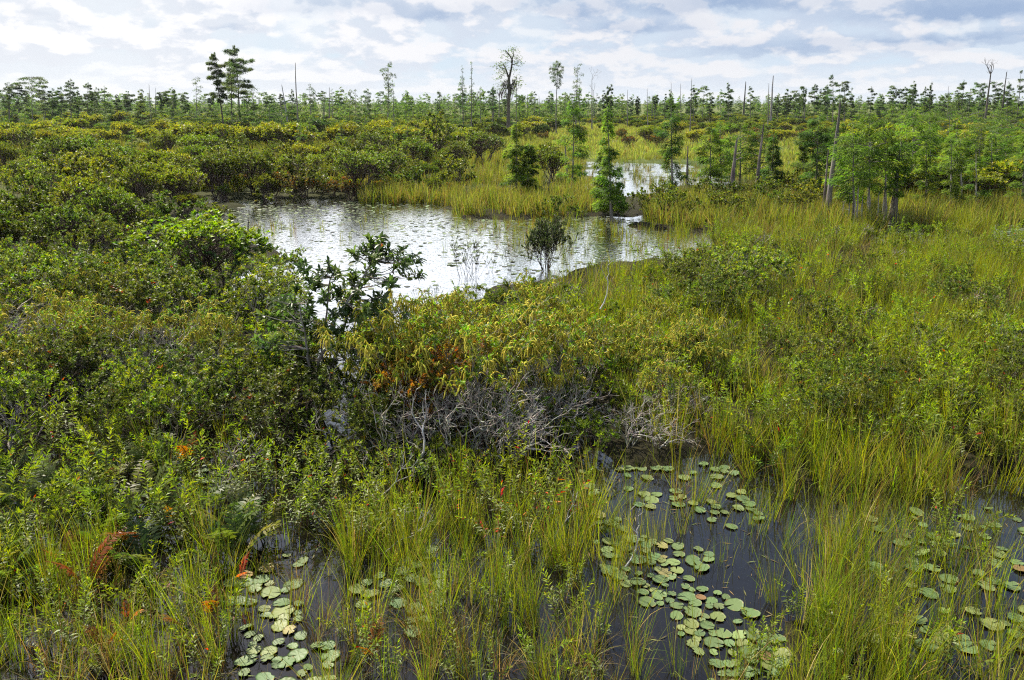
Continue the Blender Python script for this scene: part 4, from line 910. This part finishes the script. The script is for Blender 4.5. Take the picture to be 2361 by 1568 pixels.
shrubs(O_M[:2]+Yf, [(2080,400),(2500,400),(2500,470),(2120,480)], 24, (60, 14), (1.5, 2.3), 'right_shrub', 'olive bush behind the right meadow', 'bushes behind the right meadow')
shrubs(O_M, [(1440,480),(1880,455),(1880,505),(1640,520),(1480,505)], 20, (56, 13), (1.0, 1.7), 'cypress_foot_shrub', 'dark leafy bush at the feet of the right cypresses', 'bushes at the cypress feet')
# ground scrub that closes the gaps, nobody could count it
gs = [fused(q, 'scrub') for q in (G_M[1], G_M[2], O_M[0], O_M[2], Y_M[0], Y_M[1], Rd_M[0])]
BANK = [(-500,345),(480,340),(1060,345),(1070,455),(840,466),(480,466),(560,560),(520,610),(-500,610)]
P = np.concatenate([world_pts(32, 110, .15, [BANK], [POND]), world_pts(48, 110, .12, [[(1880,335),(2800,330),(2800,480),(2080,480),(1880,380)]], [FARPOND])])
grow('bank_scrub', gs, P, (.35, .75), 'low mixed scrub covering the banks between the bushes', 'scrub')
grow('bank_grass', tF, np.concatenate([world_pts(55, 125, .9, [BANK+[]], [POND], clump=9, seed=41), world_pts(60, 140, .5, [[(600,300),(1340,290),(1250,345),(1060,400),(600,370)]], clump=7, seed=43)]), (.8, 1.5), 'yellow green grass in the gaps between the bank bushes', 'grass')
gf = [fused(q, 'scrub') for q in Yf[:2]+Gf]
P = np.concatenate([world_pts(105, 330, .035, [[(-700,250),(480,250),(1100,255),(3000,255),(3000,330),(1900,345),(1300,285),(1050,310),(1060,345),(-700,345)]])])
grow('far_scrub', gf, P, (.5, 1.0), 'green and yellow scrub carpet running back to the treeline', 'scrub')
# ------------------------------------------------------------------ fallen grey branches
dw = [deadwood(1.3, 5, .03), deadwood(1.0, 4, .02), deadwood(.9, 4, .016), deadwood(.8, 3, .014, flat=.8), deadwood(1.4, 3, .022, kids=(1, 2), ang=.4)]
DEAD = [(1120,1010,.55,dw[0],1.25,.4,'large grey dead branch with many forks reaching right from the middle clump'),(1090,1035,.35,dw[0],1.05,-.5,'pale forked dead branch low in the middle clump, below the largest one'),
        (1010,1000,.5,dw[1],1.1,2.6,'grey dead branch spreading left under the orange leaved bushes'),(1200,1030,.4,dw[1],1.1,-.2,'thin grey dead branch reaching toward the inlet of lily pads'),
        (1380,800,1.0,dw[4],1.1,.75,'long bare pale branch leaning over the meadow grass'),(940,1100,.15,dw[4],1.2,-.45,'long lichen covered fallen branch lying across the water beside red leaved plants'),
        (870,1170,.1,dw[3],1.2,1.2,'upright pale dead branch behind the middle sedge'),(890,1290,.12,dw[2],.8,.3,'small forked grey branch low in the sedge left of the middle'),
        (1440,1330,.15,dw[4],.7,.5,'thin pale stick lying over lily pads at the left side of the right pool'),(680,985,.05,dw[2],1.2,1.9,'crossed grey branches at the foot of the bay tree'),
        (330,960,.7,dw[1],.9,2.6,'twisted grey branch sticking out of the left thicket'),(150,900,.6,dw[1],1.0,2.9,'pale dead branch arching left among the catkin bushes'),
        (480,1200,.2,dw[2],.6,.4,'small grey dead twig in front of the orange ferns'),(1275,1250,.05,dw[3],1.0,1.4,'short upright pale twig at the left edge of the right pool'),
        (300,720,1.2,dw[1],1.0,1.8,'thin grey dead branch rising from the left bank bushes')]
for x, y, z, k, s, rz, lb in DEAD:
    p = at(x, y); thing(k, 'dead_branch', lb, 'dead branch', (p[0], p[1], z), rz, s, None, (0, -.15))

# ------------------------------------------------------------------ trees
def tree_px(label, xb, yb, xt, yt, wpx, name='cypress_tree', H=None, group=None, **kw):
    """tree from its foot and its top in the photograph; with H given the distance follows from the height"""
    if H is None: B, T = top_height(xb, yb, xt, yt)
    else:
        d = ray(xt, yt); t = (H-CAM_H)/d[2]; T = np.array([d[0]*t, d[1]*t, H])
        yb = proj(np.array([T[0], T[1], 0]))[1]; B = on_plane(xb, yb, T[1])
    D = B[1]; px = D/FPX/K*1.04
    kw.setdefault('lL', max(.15, px*3.0)); kw.setdefault('lW', max(.04, px*1.15)); kw.setdefault('r0', max(.06, T[2]*.011))
    pr = cypress(T[2], wd=wpx*.5*px, lean=(T[0]-B[0], 0), **kw)
    return thing(pr, name, label, 'tree', (B[0], B[1], 0), 0, 1, group)
def snag_px(label, xb, yb, xt, yt, wpx, H=None, group=None, **kw):
    if H is None: B, T = top_height(xb, yb, xt, yt)
    else:
        d = ray(xt, yt); t = (H-CAM_H)/d[2]; T = np.array([d[0]*t, d[1]*t, H]); yb = proj(np.array([T[0], T[1], 0]))[1]; B = on_plane(xb, yb, T[1])
    px = B[1]/FPX/K*1.04
    pr = snag(T[2], r0=wpx*.5*px, lean=(T[0]-B[0], 0), **kw)
    return thing(pr, 'dead_tree', label, 'dead tree', (B[0], B[1], 0), 0, 1, group)
DK = dict(cols=CYPD, bark=[(.07,.06,.055),(.09,.08,.07)]); FARC = [(.06,.10,.026),(.08,.12,.03),(.05,.085,.024)]
GB = [(.16,.145,.13),(.2,.18,.165)]
# the tall dark group at left
tree_px('tall dark cypress with slender crown, left one of the tallest pair', 523,333,494,116,44, cb=.48, prof='mid', flat=.075, nbr=38, lpb=560, clump=3, gap=.2, droop=.5, **DK)
tree_px('tallest dark cypress with broad dense crown, standing above the left scrub', 557,322,538,100,70, cb=.45, prof='mid', flat=.075, nbr=46, lpb=700, clump=3, gap=.08, droop=.4, **DK)
tree_px('thin dark cypress trunk with sparse crown between the tallest pair', 537,326,527,135,44, cb=.55, prof='mid', nbr=34, lpb=110, clump=3, gap=.2, droop=.4, **DK)
tree_px('short dark cypress half hidden beside the tallest pair on their right', 572,322,570,180,44, cb=.3, prof='mid', nbr=26, lpb=70, clump=3, gap=.25, droop=.4, **DK)
tree_px('airy spreading cypress with bare looking boughs left of the tallest pair', 455,296,452,174,52, cb=.42, prof='plume', nbr=26, lpb=60, clump=2, gap=.2, cols=FARC, bark=GB, droop=.6)
tree_px('faint open crowned cypress right of the tallest pair', 590,290,578,196,40, cb=.5, prof='flat', nbr=20, lpb=45, clump=2, gap=.2, cols=FARC, bark=GB, droop=.6)
tree_px('layered pale cypress alone right of the tall grey pole', 717,262,713,189,38, H=11, cb=.25, prof='mid', nbr=22, lpb=60, clump=3, gap=.1, cols=FARC, bark=GB, droop=.3)
tree_px('narrow cypress clinging to a dead pole near the left centre', 766,260,766,203,14, H=10, cb=.4, prof='mid', nbr=20, lpb=40, cols=FARC, bark=GB)
tree_px('small conical cypress above the left centre treeline', 820,268,818,203,30, H=9.5, cb=.2, prof='cone', nbr=24, lpb=55, clump=3, cols=FARC, bark=GB)
tree_px('tall airy cypress with drooping feathered crown left of centre', 896,280,894,142,34, H=13, cb=.35, prof='plume', nbr=46, lpb=70, clump=3, gap=.15, cols=FARC, bark=GB, droop=.9)
tree_px('shorter bushy cypress leaning on the airy feathered one', 908,290,905,180,34, H=10, cb=.1, prof='column', nbr=36, lpb=60, clump=3, cols=CYP, bark=GB, droop=.6)
tree_px('dark narrow conical cypress, left of two thin spires', 1068,282,1065,147,30, H=13, cb=.15, prof='cone', nbr=50, lpb=75, clump=3, gap=.15, cols=FARC, bark=GB, droop=.5)
tree_px('thin mossy cypress spire with dark clump near its top', 1086,292,1087,137,18, H=13.4, cb=.25, prof='cone', nbr=40, lpb=36, clump=2, gap=.25, cols=FARC, bark=GB, droop=.5)
tree_px('small cypress right behind the two thin spires', 1108,285,1108,196,24, H=9.5, cb=.3, prof='mid', nbr=26, lpb=50, clump=3, cols=FARC, bark=GB)
tree_px('flat topped cypress left of the mossy giant', 1136,262,1136,197,22, H=10, cb=.45, prof='mid', nbr=22, lpb=55, clump=3, cols=FARC, bark=GB)
tree_px('bushy cypress right behind the mossy giant', 1191,270,1191,175,28, H=11, cb=.2, prof='mid', nbr=32, lpb=60, clump=3, gap=.2, cols=FARC, bark=GB, droop=.6)
tree_px('slender pole cypress with a round ball crown', 1282,285,1283,137,33, H=13.5, cb=.66, prof='ball', nbr=34, lpb=110, clump=3, gap=.1, cols=FARC, bark=GB, r0=.13, droop=.5)
tree_px('plume topped cypress right of the ball crowned one', 1326,285,1331,146,30, H=13, cb=.3, prof='plume', nbr=40, lpb=50, clump=3, gap=.25, cols=FARC, bark=GB, droop=.5)
tree_px('shorter bushy cypress behind the plume topped one', 1336,270,1334,192,32, H=10, cb=.1, prof='cone', nbr=30, lpb=50, clump=3, cols=FARC, bark=GB)
def moss_giant():
    B = at(1172, 272); d = ray(1181, 109); t = 9/d[2]; Yp = d[1]*t; yb = proj(np.array([d[0]*t, Yp, 0]))[1]; B = on_plane(1171, yb, Yp)
    o = np.array([B[0], B[1], 0]); L_ = lambda pts: np.array([on_plane(x, y, Yp) for x, y in pts])-o
    mb = MB(); cr = MB(); ms = MB(); bk = [(.085,.075,.065),(.11,.095,.08)]
    segs = [([(1171, yb+2),(1172,230),(1174,200),(1173,180)], .34, .2),([(1173,182),(1166,160),(1160,148)], .18, .07),([(1173,182),(1178,160),(1181,140),(1173,126),(1166,118)], .2, .05),([(1178,145),(1183,128),(1182,112)], .12, .05),
            ([(1174,200),(1184,190),(1192,180)], .13, .05),([(1166,160),(1154,156),(1148,150)], .09, .04),([(1180,150),(1190,146),(1195,140)], .08, .03),([(1172,205),(1160,203),(1153,208)], .08, .03),([(1174,128),(1167,122),(1164,115)], .06, .02)]
    for p, a, b in segs:
        q = L_(p); q[:, 1] += np.linspace(0, random.gauss(0, 1.2), len(q)); mb.tube(q, np.linspace(a, b, len(q)), vary(bk, len(q), .1), 7, False)
    tips = [(1150,150),(1156,146),(1162,150),(1147,156),(1154,160),(1164,118),(1160,128),(1182,112),(1187,116),(1190,130),(1195,138),(1190,146),(1196,145),(1172,140),(1178,128),(1152,168),(1158,172),(1150,180),(1160,185),(1154,195),(1192,178),(1196,186),(1188,190),(1194,198),(1186,200),(1152,208),(1158,204),(1166,196),(1184,160),(1165,165)]
    T = np.repeat(L_(tips), 30, 0); n = len(T); T += rng.normal(0, [.5, .7, .22], (n, 3)); a = rng.uniform(0, TAU, n)
    cr.leaves(T, np.stack([np.cos(a), np.sin(a), rng.normal(-.2, .3, n)], -1), np.array([0, 0, 1.])+rng.normal(0, .3, (n, 3)), rng.uniform(.25, .55, n), rng.uniform(.1, .2, n), vary(CYPD, n, .2), .1, .1)
    hang = L_([(1168,195),(1172,205),(1177,200),(1181,196),(1164,190),(1152,212),(1158,208),(1175,212),(1170,188),(1184,186)]); H_ = np.repeat(hang, 22, 0); n = len(H_); H_ += rng.normal(0, [.28, .3, .3], (n, 3))
    ms.leaves(H_, np.stack([rng.normal(0, .15, n), rng.normal(0, .15, n), -np.ones(n)], -1), rng.normal(0, 1, (n, 3)), rng.uniform(.5, 1.3, n), rng.uniform(.08, .16, n), vary([(.04,.036,.03),(.06,.055,.045)], n), .1, .05)
    thing([('trunk', mb.build('trunk', M_BARK)), ('crown', cr.build('crown', M_NEEDLE)), ('hanging_moss', ms.build('hanging_moss', M_NEEDLE))], 'cypress_tree', 'tall crooked cypress giant with forked top and dark hanging moss', 'tree', (B[0], B[1], 0))
moss_giant()
# skyline trees at the left end and the right end, each from its own top
LEFT = [(20,187,46,.3,'mid'),(42,193,26,.4,'flat'),(72,170,56,.4,'flat'),(100,180,44,.35,'mid'),(58,205,30,.2,'mid'),(118,200,34,.2,'mid'),(140,197,34,.3,'mid'),(162,179,36,.4,'mid'),(198,187,32,.4,'mid'),(240,196,46,.25,'mid'),(295,215,26,.5,'flat'),(322,204,34,.3,'cone'),(372,208,26,.5,'flat'),(395,222,24,.4,'flat'),(425,211,34,.4,'flat'),(485,215,26,.4,'flat'),(620,218,30,.3,'mid'),(215,205,24,.3,'mid'),(178,205,24,.3,'mid'),(268,215,22,.3,'mid')]
for i, (x, y, w_, cb, pf) in enumerate(LEFT):
    lb = {2:'broad flat topped cypress, tallest on the skyline at the left end',9:'dark dense cypress on the skyline midway between the left end and the tallest pair',7:'upright cypress with tufted crown on the left skyline',11:'dark pointed cypress left of a thin grey pole'}.get(i, 'middle sized cypress on the skyline left of the tallest dark pair')
    tree_px(lb, x+3, 0, x, y, w_, H=6+(243-y)*.085+random.uniform(0, .6), group=None if i in (2, 9, 7, 11) else 'skyline cypresses at the left', cb=cb, prof=pf, nbr=28, lpb=190, clump=3, gap=.15, cols=FARC if i not in (9, 11) else CYPD, bark=GB, droop=.45)
RIGHT = [(1545,205,20,.4,'cone'),(1600,193,24,.3,'mid'),(1637,216,18,.3,'mid'),(1680,187,22,.25,'cone'),(1731,196,30,.15,'cone'),(1791,218,22,.3,'mid'),(1813,202,26,.3,'mid'),(1838,227,20,.4,'flat'),(1879,190,26,.35,'mid'),(1921,168,36,.35,'mid'),(1908,195,26,.3,'mid'),(1948,185,28,.4,'flat'),(1962,199,22,.3,'mid'),(2010,196,26,.35,'mid'),(2033,218,22,.3,'mid'),(2063,194,32,.4,'flat'),(2088,197,28,.3,'mid'),(2106,184,24,.35,'mid'),(2137,197,22,.3,'mid'),(2148,184,14,.3,'cone'),(2179,214,26,.3,'mid'),(2223,183,26,.3,'mid'),(2262,194,34,.4,'flat'),(2297,184,30,.4,'flat'),(2328,186,24,.4,'mid'),(2352,158,32,.2,'cone'),(1400,195,12,.3,'mid'),(1408,191,13,.3,'mid'),(1545,222,22,.2,'mid'),(1470,220,10,.4,'mid'),(1590,222,16,.3,'mid')]
for i, (x, y, w_, cb, pf) in enumerate(RIGHT):
    lb = {9:'tallest layered cypress on the right skyline, its top flat and wide',25:'tall leaning cypress with ragged crown at the far right edge',3:'slim pointed cypress on the skyline left of a bare black pole',4:'dark pyramid shaped cypress right of a bare black pole'}.get(i, 'small ragged cypress on the skyline right of the plume topped one')
    tree_px(lb, x-2 if x < 2000 else x-10, 0, x, y, w_, H=6+(243-y)*.085+random.uniform(0, .6), group=None if i in (9, 25, 3, 4) else 'skyline cypresses at the right', cb=cb, prof=pf, nbr=26, lpb=170, clump=3, gap=.2, cols=FARC, bark=GB, droop=.4)
for k in range(64):
    x = random.choice([random.uniform(0, 480), random.uniform(600, 1300), random.uniform(1300, 2360), random.uniform(1500, 2360)]); y = random.uniform(196, 228)-(8 if x > 1850 else 0)
    tree_px('slim open crowned cypress in the crowded skyline row', x, 0, x+random.uniform(-3, 3), y, random.uniform(16, 30), H=6+(243-y)*.085+random.uniform(0, 1.2), group='slim cypresses filling the skyline', cb=random.uniform(.2, .5), prof=random.choice(['mid', 'flat', 'cone', 'column', 'plume']), nbr=24, lpb=110, clump=random.choice([2, 3, None]), gap=.3, cols=FARC, bark=GB, droop=random.uniform(.3, .8), flat=random.uniform(.06, .14))
# dead poles
SN = [(350,268,343,196,3.2,9.5,'thin grey dead pole on the left skyline beside a dark pointed cypress'),(358,250,357,202,2,9.5,'very thin dead pole right of another on the left skyline'),(669,325,649,196,5,None,'dark leaning dead trunk with a splintered tip left of the tall grey pole'),
      (687,292,681,145,4,None,'tallest straight grey dead pole, left of centre'),(652,297,645,217,4,None,'short dark dead trunk behind the leaning dead trunk'),(747,258,746,218,3,9,'short dead pole left of the narrow clinging cypress'),(759,262,758,202,3,10,'dead pole carrying the narrow clinging cypress'),
      (783,270,781,233,4,8,'black dead stub right of the narrow clinging cypress'),(1364,262,1364,183,3,11,'forked thin dead pole right of the plume topped cypress'),(1369,262,1368,208,2.4,9.5,'thin short dead pole touching a forked one'),(1216,262,1216,218,4,9,'dark dead stub between the mossy giant and the ball crowned cypress'),
      (1304,258,1303,226,3,8.5,'small dark stub right of the ball crowned cypress'),(1713,277,1718,188,5,None,'bare black pole on the right skyline'),(1775,293,1782,175,6,None,'tall pale grey dead pole standing on the right flat'),(1769,262,1772,193,3,10,'thin grey pole left of the tall pale one'),
      (1853,262,1858,201,3,10,'lone thin pale pole in a skyline gap on the right'),(1590,262,1594,182,2.6,10.5,'thin grey pole behind ragged cypresses right of centre'),(2304,0,2320,165,5,12.5,'black crooked dead trunk leaning right near the far right edge'),(2230,262,2238,205,3,9.5,'thin pale leaning pole before the far right skyline trees'),
      (1446,262,1446,208,2.2,9,'hair thin dead pole over the central right treeline'),(1493,262,1492,205,2.4,9,'thin dead pole over the central right treeline, right of another'),(1503,262,1503,220,3,8.5,'thicker short dead pole over the central right treeline'),(1549,262,1548,190,2,10,'hair thin pole rising from a small ragged cypress'),
      (1569,262,1569,194,2,10,'hair thin pale pole right of a small ragged cypress'),(1150,260,1150,208,3,9.5,'dark dead stub beside the flat topped cypress left of the mossy giant'),(1245,262,1243,222,2,8.5,'hair thin pole behind the central treeline'),(1935,262,1936,215,2.2,9,'thin dead pole among the right skyline cypresses'),(2183,262,2186,199,2,9.5,'hair thin pole among the far right skyline trees')]
for xb, yb, xt, yt, w_, H, lb in SN: snag_px(lb, xb, yb, xt, yt, w_, H, col=GB if w_ < 4.5 else [(.26,.25,.24),(.33,.32,.31)] if 'pale' in lb or 'grey' in lb else [(.06,.055,.05),(.09,.08,.075)], stubs=2, fork_=2 if 'forked' in lb else 0, stubL=.8)
snag_px('tall dead cypress with bare forked top near the far right edge', 2268,290,2283,152,6, 13.0, col=[(.09,.08,.07),(.13,.115,.1)], stubs=9, fork_=3, stubL=1.4, forkr=.28)
snag_px('ragged grey stump in the far left scrub', 195,320,186,272,9, None, col=GB, stubs=2)
# near trunks
NS = [(1583,432,1586,335,7,'thin reddish grey dead pole left of the right cypress group'),(1684,462,1698,320,13,'thick grey dead trunk among the right cypress group'),(1740,466,1758,283,9,'dark leaning dead trunk right of the thick grey one'),
      (1904,512,1937,233,14,'tallest leaning grey brown dead trunk rising out of the right cypress group'),(1306,406,1303,312,6,'thin grey pole beside a tall feathery cypress by the far pond'),(1897,508,1910,345,8,'short grey trunk leaning against the tallest leaning dead trunk'),
      (1262,462,1268,396,4,'thin pale dead stem in the reeds of the spit'),(570,575,572,500,7,'short dark stump at the left shore of the pond'),(1002,0,0,0,0,'')]
for xb, yb, xt, yt, w_, lb in NS:
    if lb: snag_px(lb, xb, yb, xt, yt, w_, None, col=[(.17,.145,.13),(.22,.19,.17),(.13,.11,.1)], stubs=7 if w_ > 8 else 3, stubL=.7, k=9)
snag_px('pale forked dead tree inside the right cypress group', 2000,505,2003,330,5, None, col=[(.36,.33,.29),(.42,.39,.35)], stubs=3, fork_=2, forkr=.22)
# feathery cypresses of the middle ground
MC = [(1190,467,1187,288,74,.28,'cone',CYP,'feathery green cypress left of the far pond, at the reed spit'),(1212,464,1218,335,56,.3,'cone',CYP,'shorter feathery cypress on the reed spit, right of a taller one'),(1320,438,1323,236,78,.12,'mid',CYP,'tall feathery cypress with grey trunk between reed spit and far pond'),
      (1410,512,1403,250,78,.15,'cone',CYP,'tall feathery cypress before the far pond with its foot in bushes'),(1392,498,1388,345,74,.15,'cone',CYP,'short bushy cypress pressed against a taller one before the far pond'),(1548,458,1550,230,72,.12,'column',CYPD,'dark narrow cypress with drooping boughs standing alone right of the far pond'),
      (1637,452,1640,300,84,.2,'mid',CYP,'cypress at the left side of the right group with open boughs'),(1663,446,1660,286,92,.25,'mid',CYP,'bushy cypress beside the thick grey dead trunk on its left'),(1705,440,1706,288,104,.25,'mid',CYP,'broad cypress behind the thick grey dead trunk'),(1752,440,1750,298,96,.2,'mid',CYPD,'dark cypress around the dark leaning dead trunk'),(1778,460,1784,312,66,.1,'cone',CYPD,'dark cypress with a low bough pointing right, right side of the trunk group'),
      (1880,470,1893,268,84,.15,'mid',CYPD,'darkest cypress left of the tallest leaning dead trunk'),(1925,455,1935,278,90,.2,'mid',CYPD,'dark bushy cypress behind the tallest leaning dead trunk'),(1950,498,1958,320,100,.25,'mid',CYP,'cypress in front of the tallest leaning dead trunk'),
      (1968,528,1966,285,120,.3,'mid',CYP,'wide bright cypress with several thin grey trunks at its foot'),(2006,520,2000,262,116,.35,'mid',CYP,'tall bright cypress behind the pale forked dead tree'),(2042,518,2046,300,112,.35,'mid',CYPL,'light green cypress between the pale forked tree and the swollen trunk'),(2057,516,2078,318,96,.35,'flat',CYP,'cypress with thick dark swollen trunk base at the right pool'),
      (2096,470,2110,262,112,.3,'mid',CYP,'cypress right behind the swollen trunk'),(2140,405,2142,262,84,.2,'mid',CYP,'rounded cypress before the right skyline, left of the darker ones'),(2182,392,2190,248,92,.2,'mid',CYPD,'dark tall cypress before the right skyline'),(2226,432,2226,312,110,.25,'mid',CYPD,'dark broad cypress behind the right meadow with several trunks'),
      (2250,436,2262,296,96,.25,'mid',CYPD,'dark cypress right of the broad one behind the right meadow'),(2310,430,2322,304,104,.25,'mid',CYP,'cypress behind the right meadow at the right edge'),(2370,440,2385,290,110,.25,'mid',CYP,'cypress cut by the right edge of the view'),(1852,420,1850,330,50,.2,'cone',CYP,'small cypress between the two right groups')]
for i, (xb, yb, xt, yt, w_, cb, pf, co, lb) in enumerate(MC):
    sw = 'swollen' in lb and 'thick' in lb
    tree_px(lb, xb, yb, xt, yt-12, w_*(.95 if w_ < 90 else .85), cb=cb, prof=pf if pf != 'mid' or i % 2 else 'column', nbr=56, lpb=105 if w_ > 90 else 200 if w_ > 80 else 190, clump=None, gap=.25 if w_ < 90 else .32, cols=co if co is CYPD else CYP+CYPL, droop=.35, bark=[(.16,.14,.125),(.21,.19,.17)] if not sw else [(.10,.085,.075),(.13,.115,.1)], flat=.12, r0=.16 if sw else .07, flare=2.2 if sw else 1., lL=.25, lW=.038)
for i, (x, yb, yt) in enumerate([(1955,528,440),(1975,530,420),(1985,532,450),(2022,522,440),(1942,524,460),(2035,515,430),(1967,533,460)]):
    snag_px('thin pale grey trunk at the foot of the right cypress group', x, yb, x+4, yt, 5, None, 'thin grey trunks of the right group', col=[(.3,.28,.26),(.24,.22,.2)], stubs=4, stubL=.5)
# young cypresses
YC = [(57,343,250,70),(127,335,278,40),(247,322,262,40),(293,322,265,36),(318,312,233,26),(397,325,270,36),(418,338,250,40)]
for i, (x, yb, yt, w_) in enumerate(YC):
    tree_px('young conical cypress standing in the far left yellow scrub', x, yb, x, yt, w_, 'young_cypress', None, 'young cypresses in the far left scrub', cb=.08, prof='cone', nbr=30, lpb=140, clump=3, cols=CYP+CYPD[:1], bark=GB, droop=.3, flat=.1)
for x, yb, yt in [(350,314,243),(372,312,250),(395,310,246),(440,316,240),(462,316,236),(488,320,242),(505,316,246)]:
    tree_px('dark young cypress in the row left of the tallest pair', x, yb, x-1, yt, 40, 'young_cypress', None, 'young cypresses left of the tallest pair', cb=.05, prof='mid', nbr=30, lpb=150, clump=3, cols=CYP+CYPD[:1], bark=GB, droop=.3, flat=.1)
for x, yb, yt in [(548,332,240),(572,336,236),(598,338,240),(622,332,236),(648,326,243),(668,318,240),(585,325,232),(635,322,236)]:
    tree_px('dark young cypress in the dense stand at the feet of the tallest pair', x, yb, x-1, yt, 48, 'young_cypress', None, 'young cypresses at the feet of the tallest pair', cb=.04, prof='mid', nbr=36, lpb=190, clump=3, cols=CYPD+CYP[:1], bark=GB, droop=.3, flat=.1)
for x, y in fill([(690,270),(1300,262),(1300,295),(1160,300),(960,305),(700,315)], 46, (20, 7)):
    p = at(x, y); h = random.uniform(3.6, 6.2); t = proj(np.array([p[0], p[1], h]))[1]
    tree_px('young light green cypress in the central treeline', x, y, x, t, random.uniform(20, 34), 'young_cypress', None, 'young cypresses of the central treeline', cb=.05, prof=random.choice(['cone', 'mid']), nbr=24, lpb=90, clump=3, cols=CYPL+CYP, bark=GB, flat=.1)
for x, y in fill([(1300,262),(2420,262),(2420,300),(2100,330),(1900,300),(1600,282),(1300,284)], 70, (20, 6)):
    p = at(x, y); h = random.uniform(4.0, 6.6); t = proj(np.array([p[0], p[1], h]))[1]
    tree_px('young dark green cypress in the right treeline', x, y, x, t, random.uniform(22, 38), 'young_cypress', None, 'young cypresses of the right treeline', cb=.05, prof=random.choice(['cone', 'mid']), nbr=24, lpb=90, clump=3, cols=CYP, bark=GB, flat=.1)
for x, y in fill([(2080,300),(2420,290),(2420,370),(2100,360)], 16, (50, 14)):
    p = at(x, y); h = random.uniform(4.0, 6.0); t = proj(np.array([p[0], p[1], h]))[1]
    tree_px('bushy young cypress behind the right cypress group', x, y, x, t, random.uniform(60, 90), 'young_cypress', None, 'young cypresses behind the right group', cb=.05, prof='mid', nbr=28, lpb=190, clump=3, cols=CYP+CYPD[:1], bark=GB, flat=.1)
for x, y in fill([(-100,252),(540,252),(540,300),(300,325),(-100,325)], 34, (34, 9)):
    p = at(x, y); h = random.uniform(2.8, 5.2); t = proj(np.array([p[0], p[1], h]))[1]
    tree_px('small feathery cypress scattered through the far left yellow scrub', x, y, x, t, random.uniform(24, 44), 'young_cypress', None, 'small cypresses of the far left scrub', cb=.05, prof=random.choice(['cone', 'mid']), nbr=26, lpb=100, cols=CYP, bark=GB)
for x, y in fill([(-100,330),(560,330),(1000,330),(1150,345),(900,372),(-100,372)], 18, (70, 12)):
    p = at(x, y); h = random.uniform(2.6, 4.6); t = proj(np.array([p[0], p[1], h]))[1]
    tree_px('slim feathery cypress rising between the bank bushes', x, y, x, t, random.uniform(26, 46), 'young_cypress', None, 'slim cypresses among the bank bushes', cb=.08, prof='cone', nbr=28, lpb=90, cols=CYP+CYPL, bark=GB, lL=.22, lW=.05)
for x, y in fill([(2090,440),(2420,440),(2420,500),(2110,505)], 12, (52, 16)):
    p = at(x, y); h = random.uniform(3.6, 5.6); t = proj(np.array([p[0], p[1], h]))[1]
    tree_px('feathery cypress in the loose stand behind the right meadow edge', x, y, x, t, random.uniform(60, 84), 'young_cypress', None, 'cypresses behind the right meadow edge', cb=.15, prof=random.choice(['cone', 'column']), nbr=40, lpb=120, cols=CYP+CYPL, bark=GREYB, lL=.24, lW=.04, gap=.3, flat=.11)
# the far wood, one mass
fw = [fused(cypress(7, .1, 1.6, pf, 20, 52, .5, .2, .08, CYPL+CYP, .4, GB, clump=2), 'wood') for pf in ('cone', 'mid', 'mid', 'column', 'flat')]
n = 3200; d = rng.uniform(250**.5, 1500**.5, n)**2; x = rng.uniform(-1, 1, n)*d*.8; ht = np.where(rng.random(n) < .16, rng.uniform(1.1, 1.6, n), rng.uniform(.6, 1.0, n)); ht *= np.where(d > 700, 1.15, 1)
keep = vnoise(x, d, 60, 4) > .3
P = np.stack([x, d, np.full(n, .1)], -1)[keep]
scatter('far_woods', fw, P, rng.uniform(0, TAU, len(P)), ht[keep]*np.where(d[keep] > 600, 1.25, 1), rng.integers(0, len(fw), len(P)), 'distant band of small cypresses along the whole horizon', 'far woods')

# ------------------------------------------------------------------ humid air

HAZE = 0.00006
hz = MB(); x0, x1, y0, y1, z0, z1 = -1700, 1700, -60, 1700, -1.6, 24
hz.add([(x0,y0,z0),(x1,y0,z0),(x1,y1,z0),(x0,y1,z0),(x0,y0,z1),(x1,y0,z1),(x1,y1,z1),(x0,y1,z1)], [[0,3,2,1],[4,5,6,7],[0,1,5,4],[1,2,6,5],[2,3,7,6],[3,0,4,7]], np.zeros((8, 3)))
hm = bpy.data.materials.new('humid_air'); N, L = nt(hm); o_ = N.new('ShaderNodeOutputMaterial'); pv = N.new('ShaderNodeVolumePrincipled')
pv.inputs['Density'].default_value = HAZE; pv.inputs['Color'].default_value = (.86, .92, 1, 1); pv.inputs['Anisotropy'].default_value = .2; L.new(pv.outputs[0], o_.inputs['Volume'])
if HAZE: tag(obj('haze', hz.build('haze', hm)), kind='stuff')
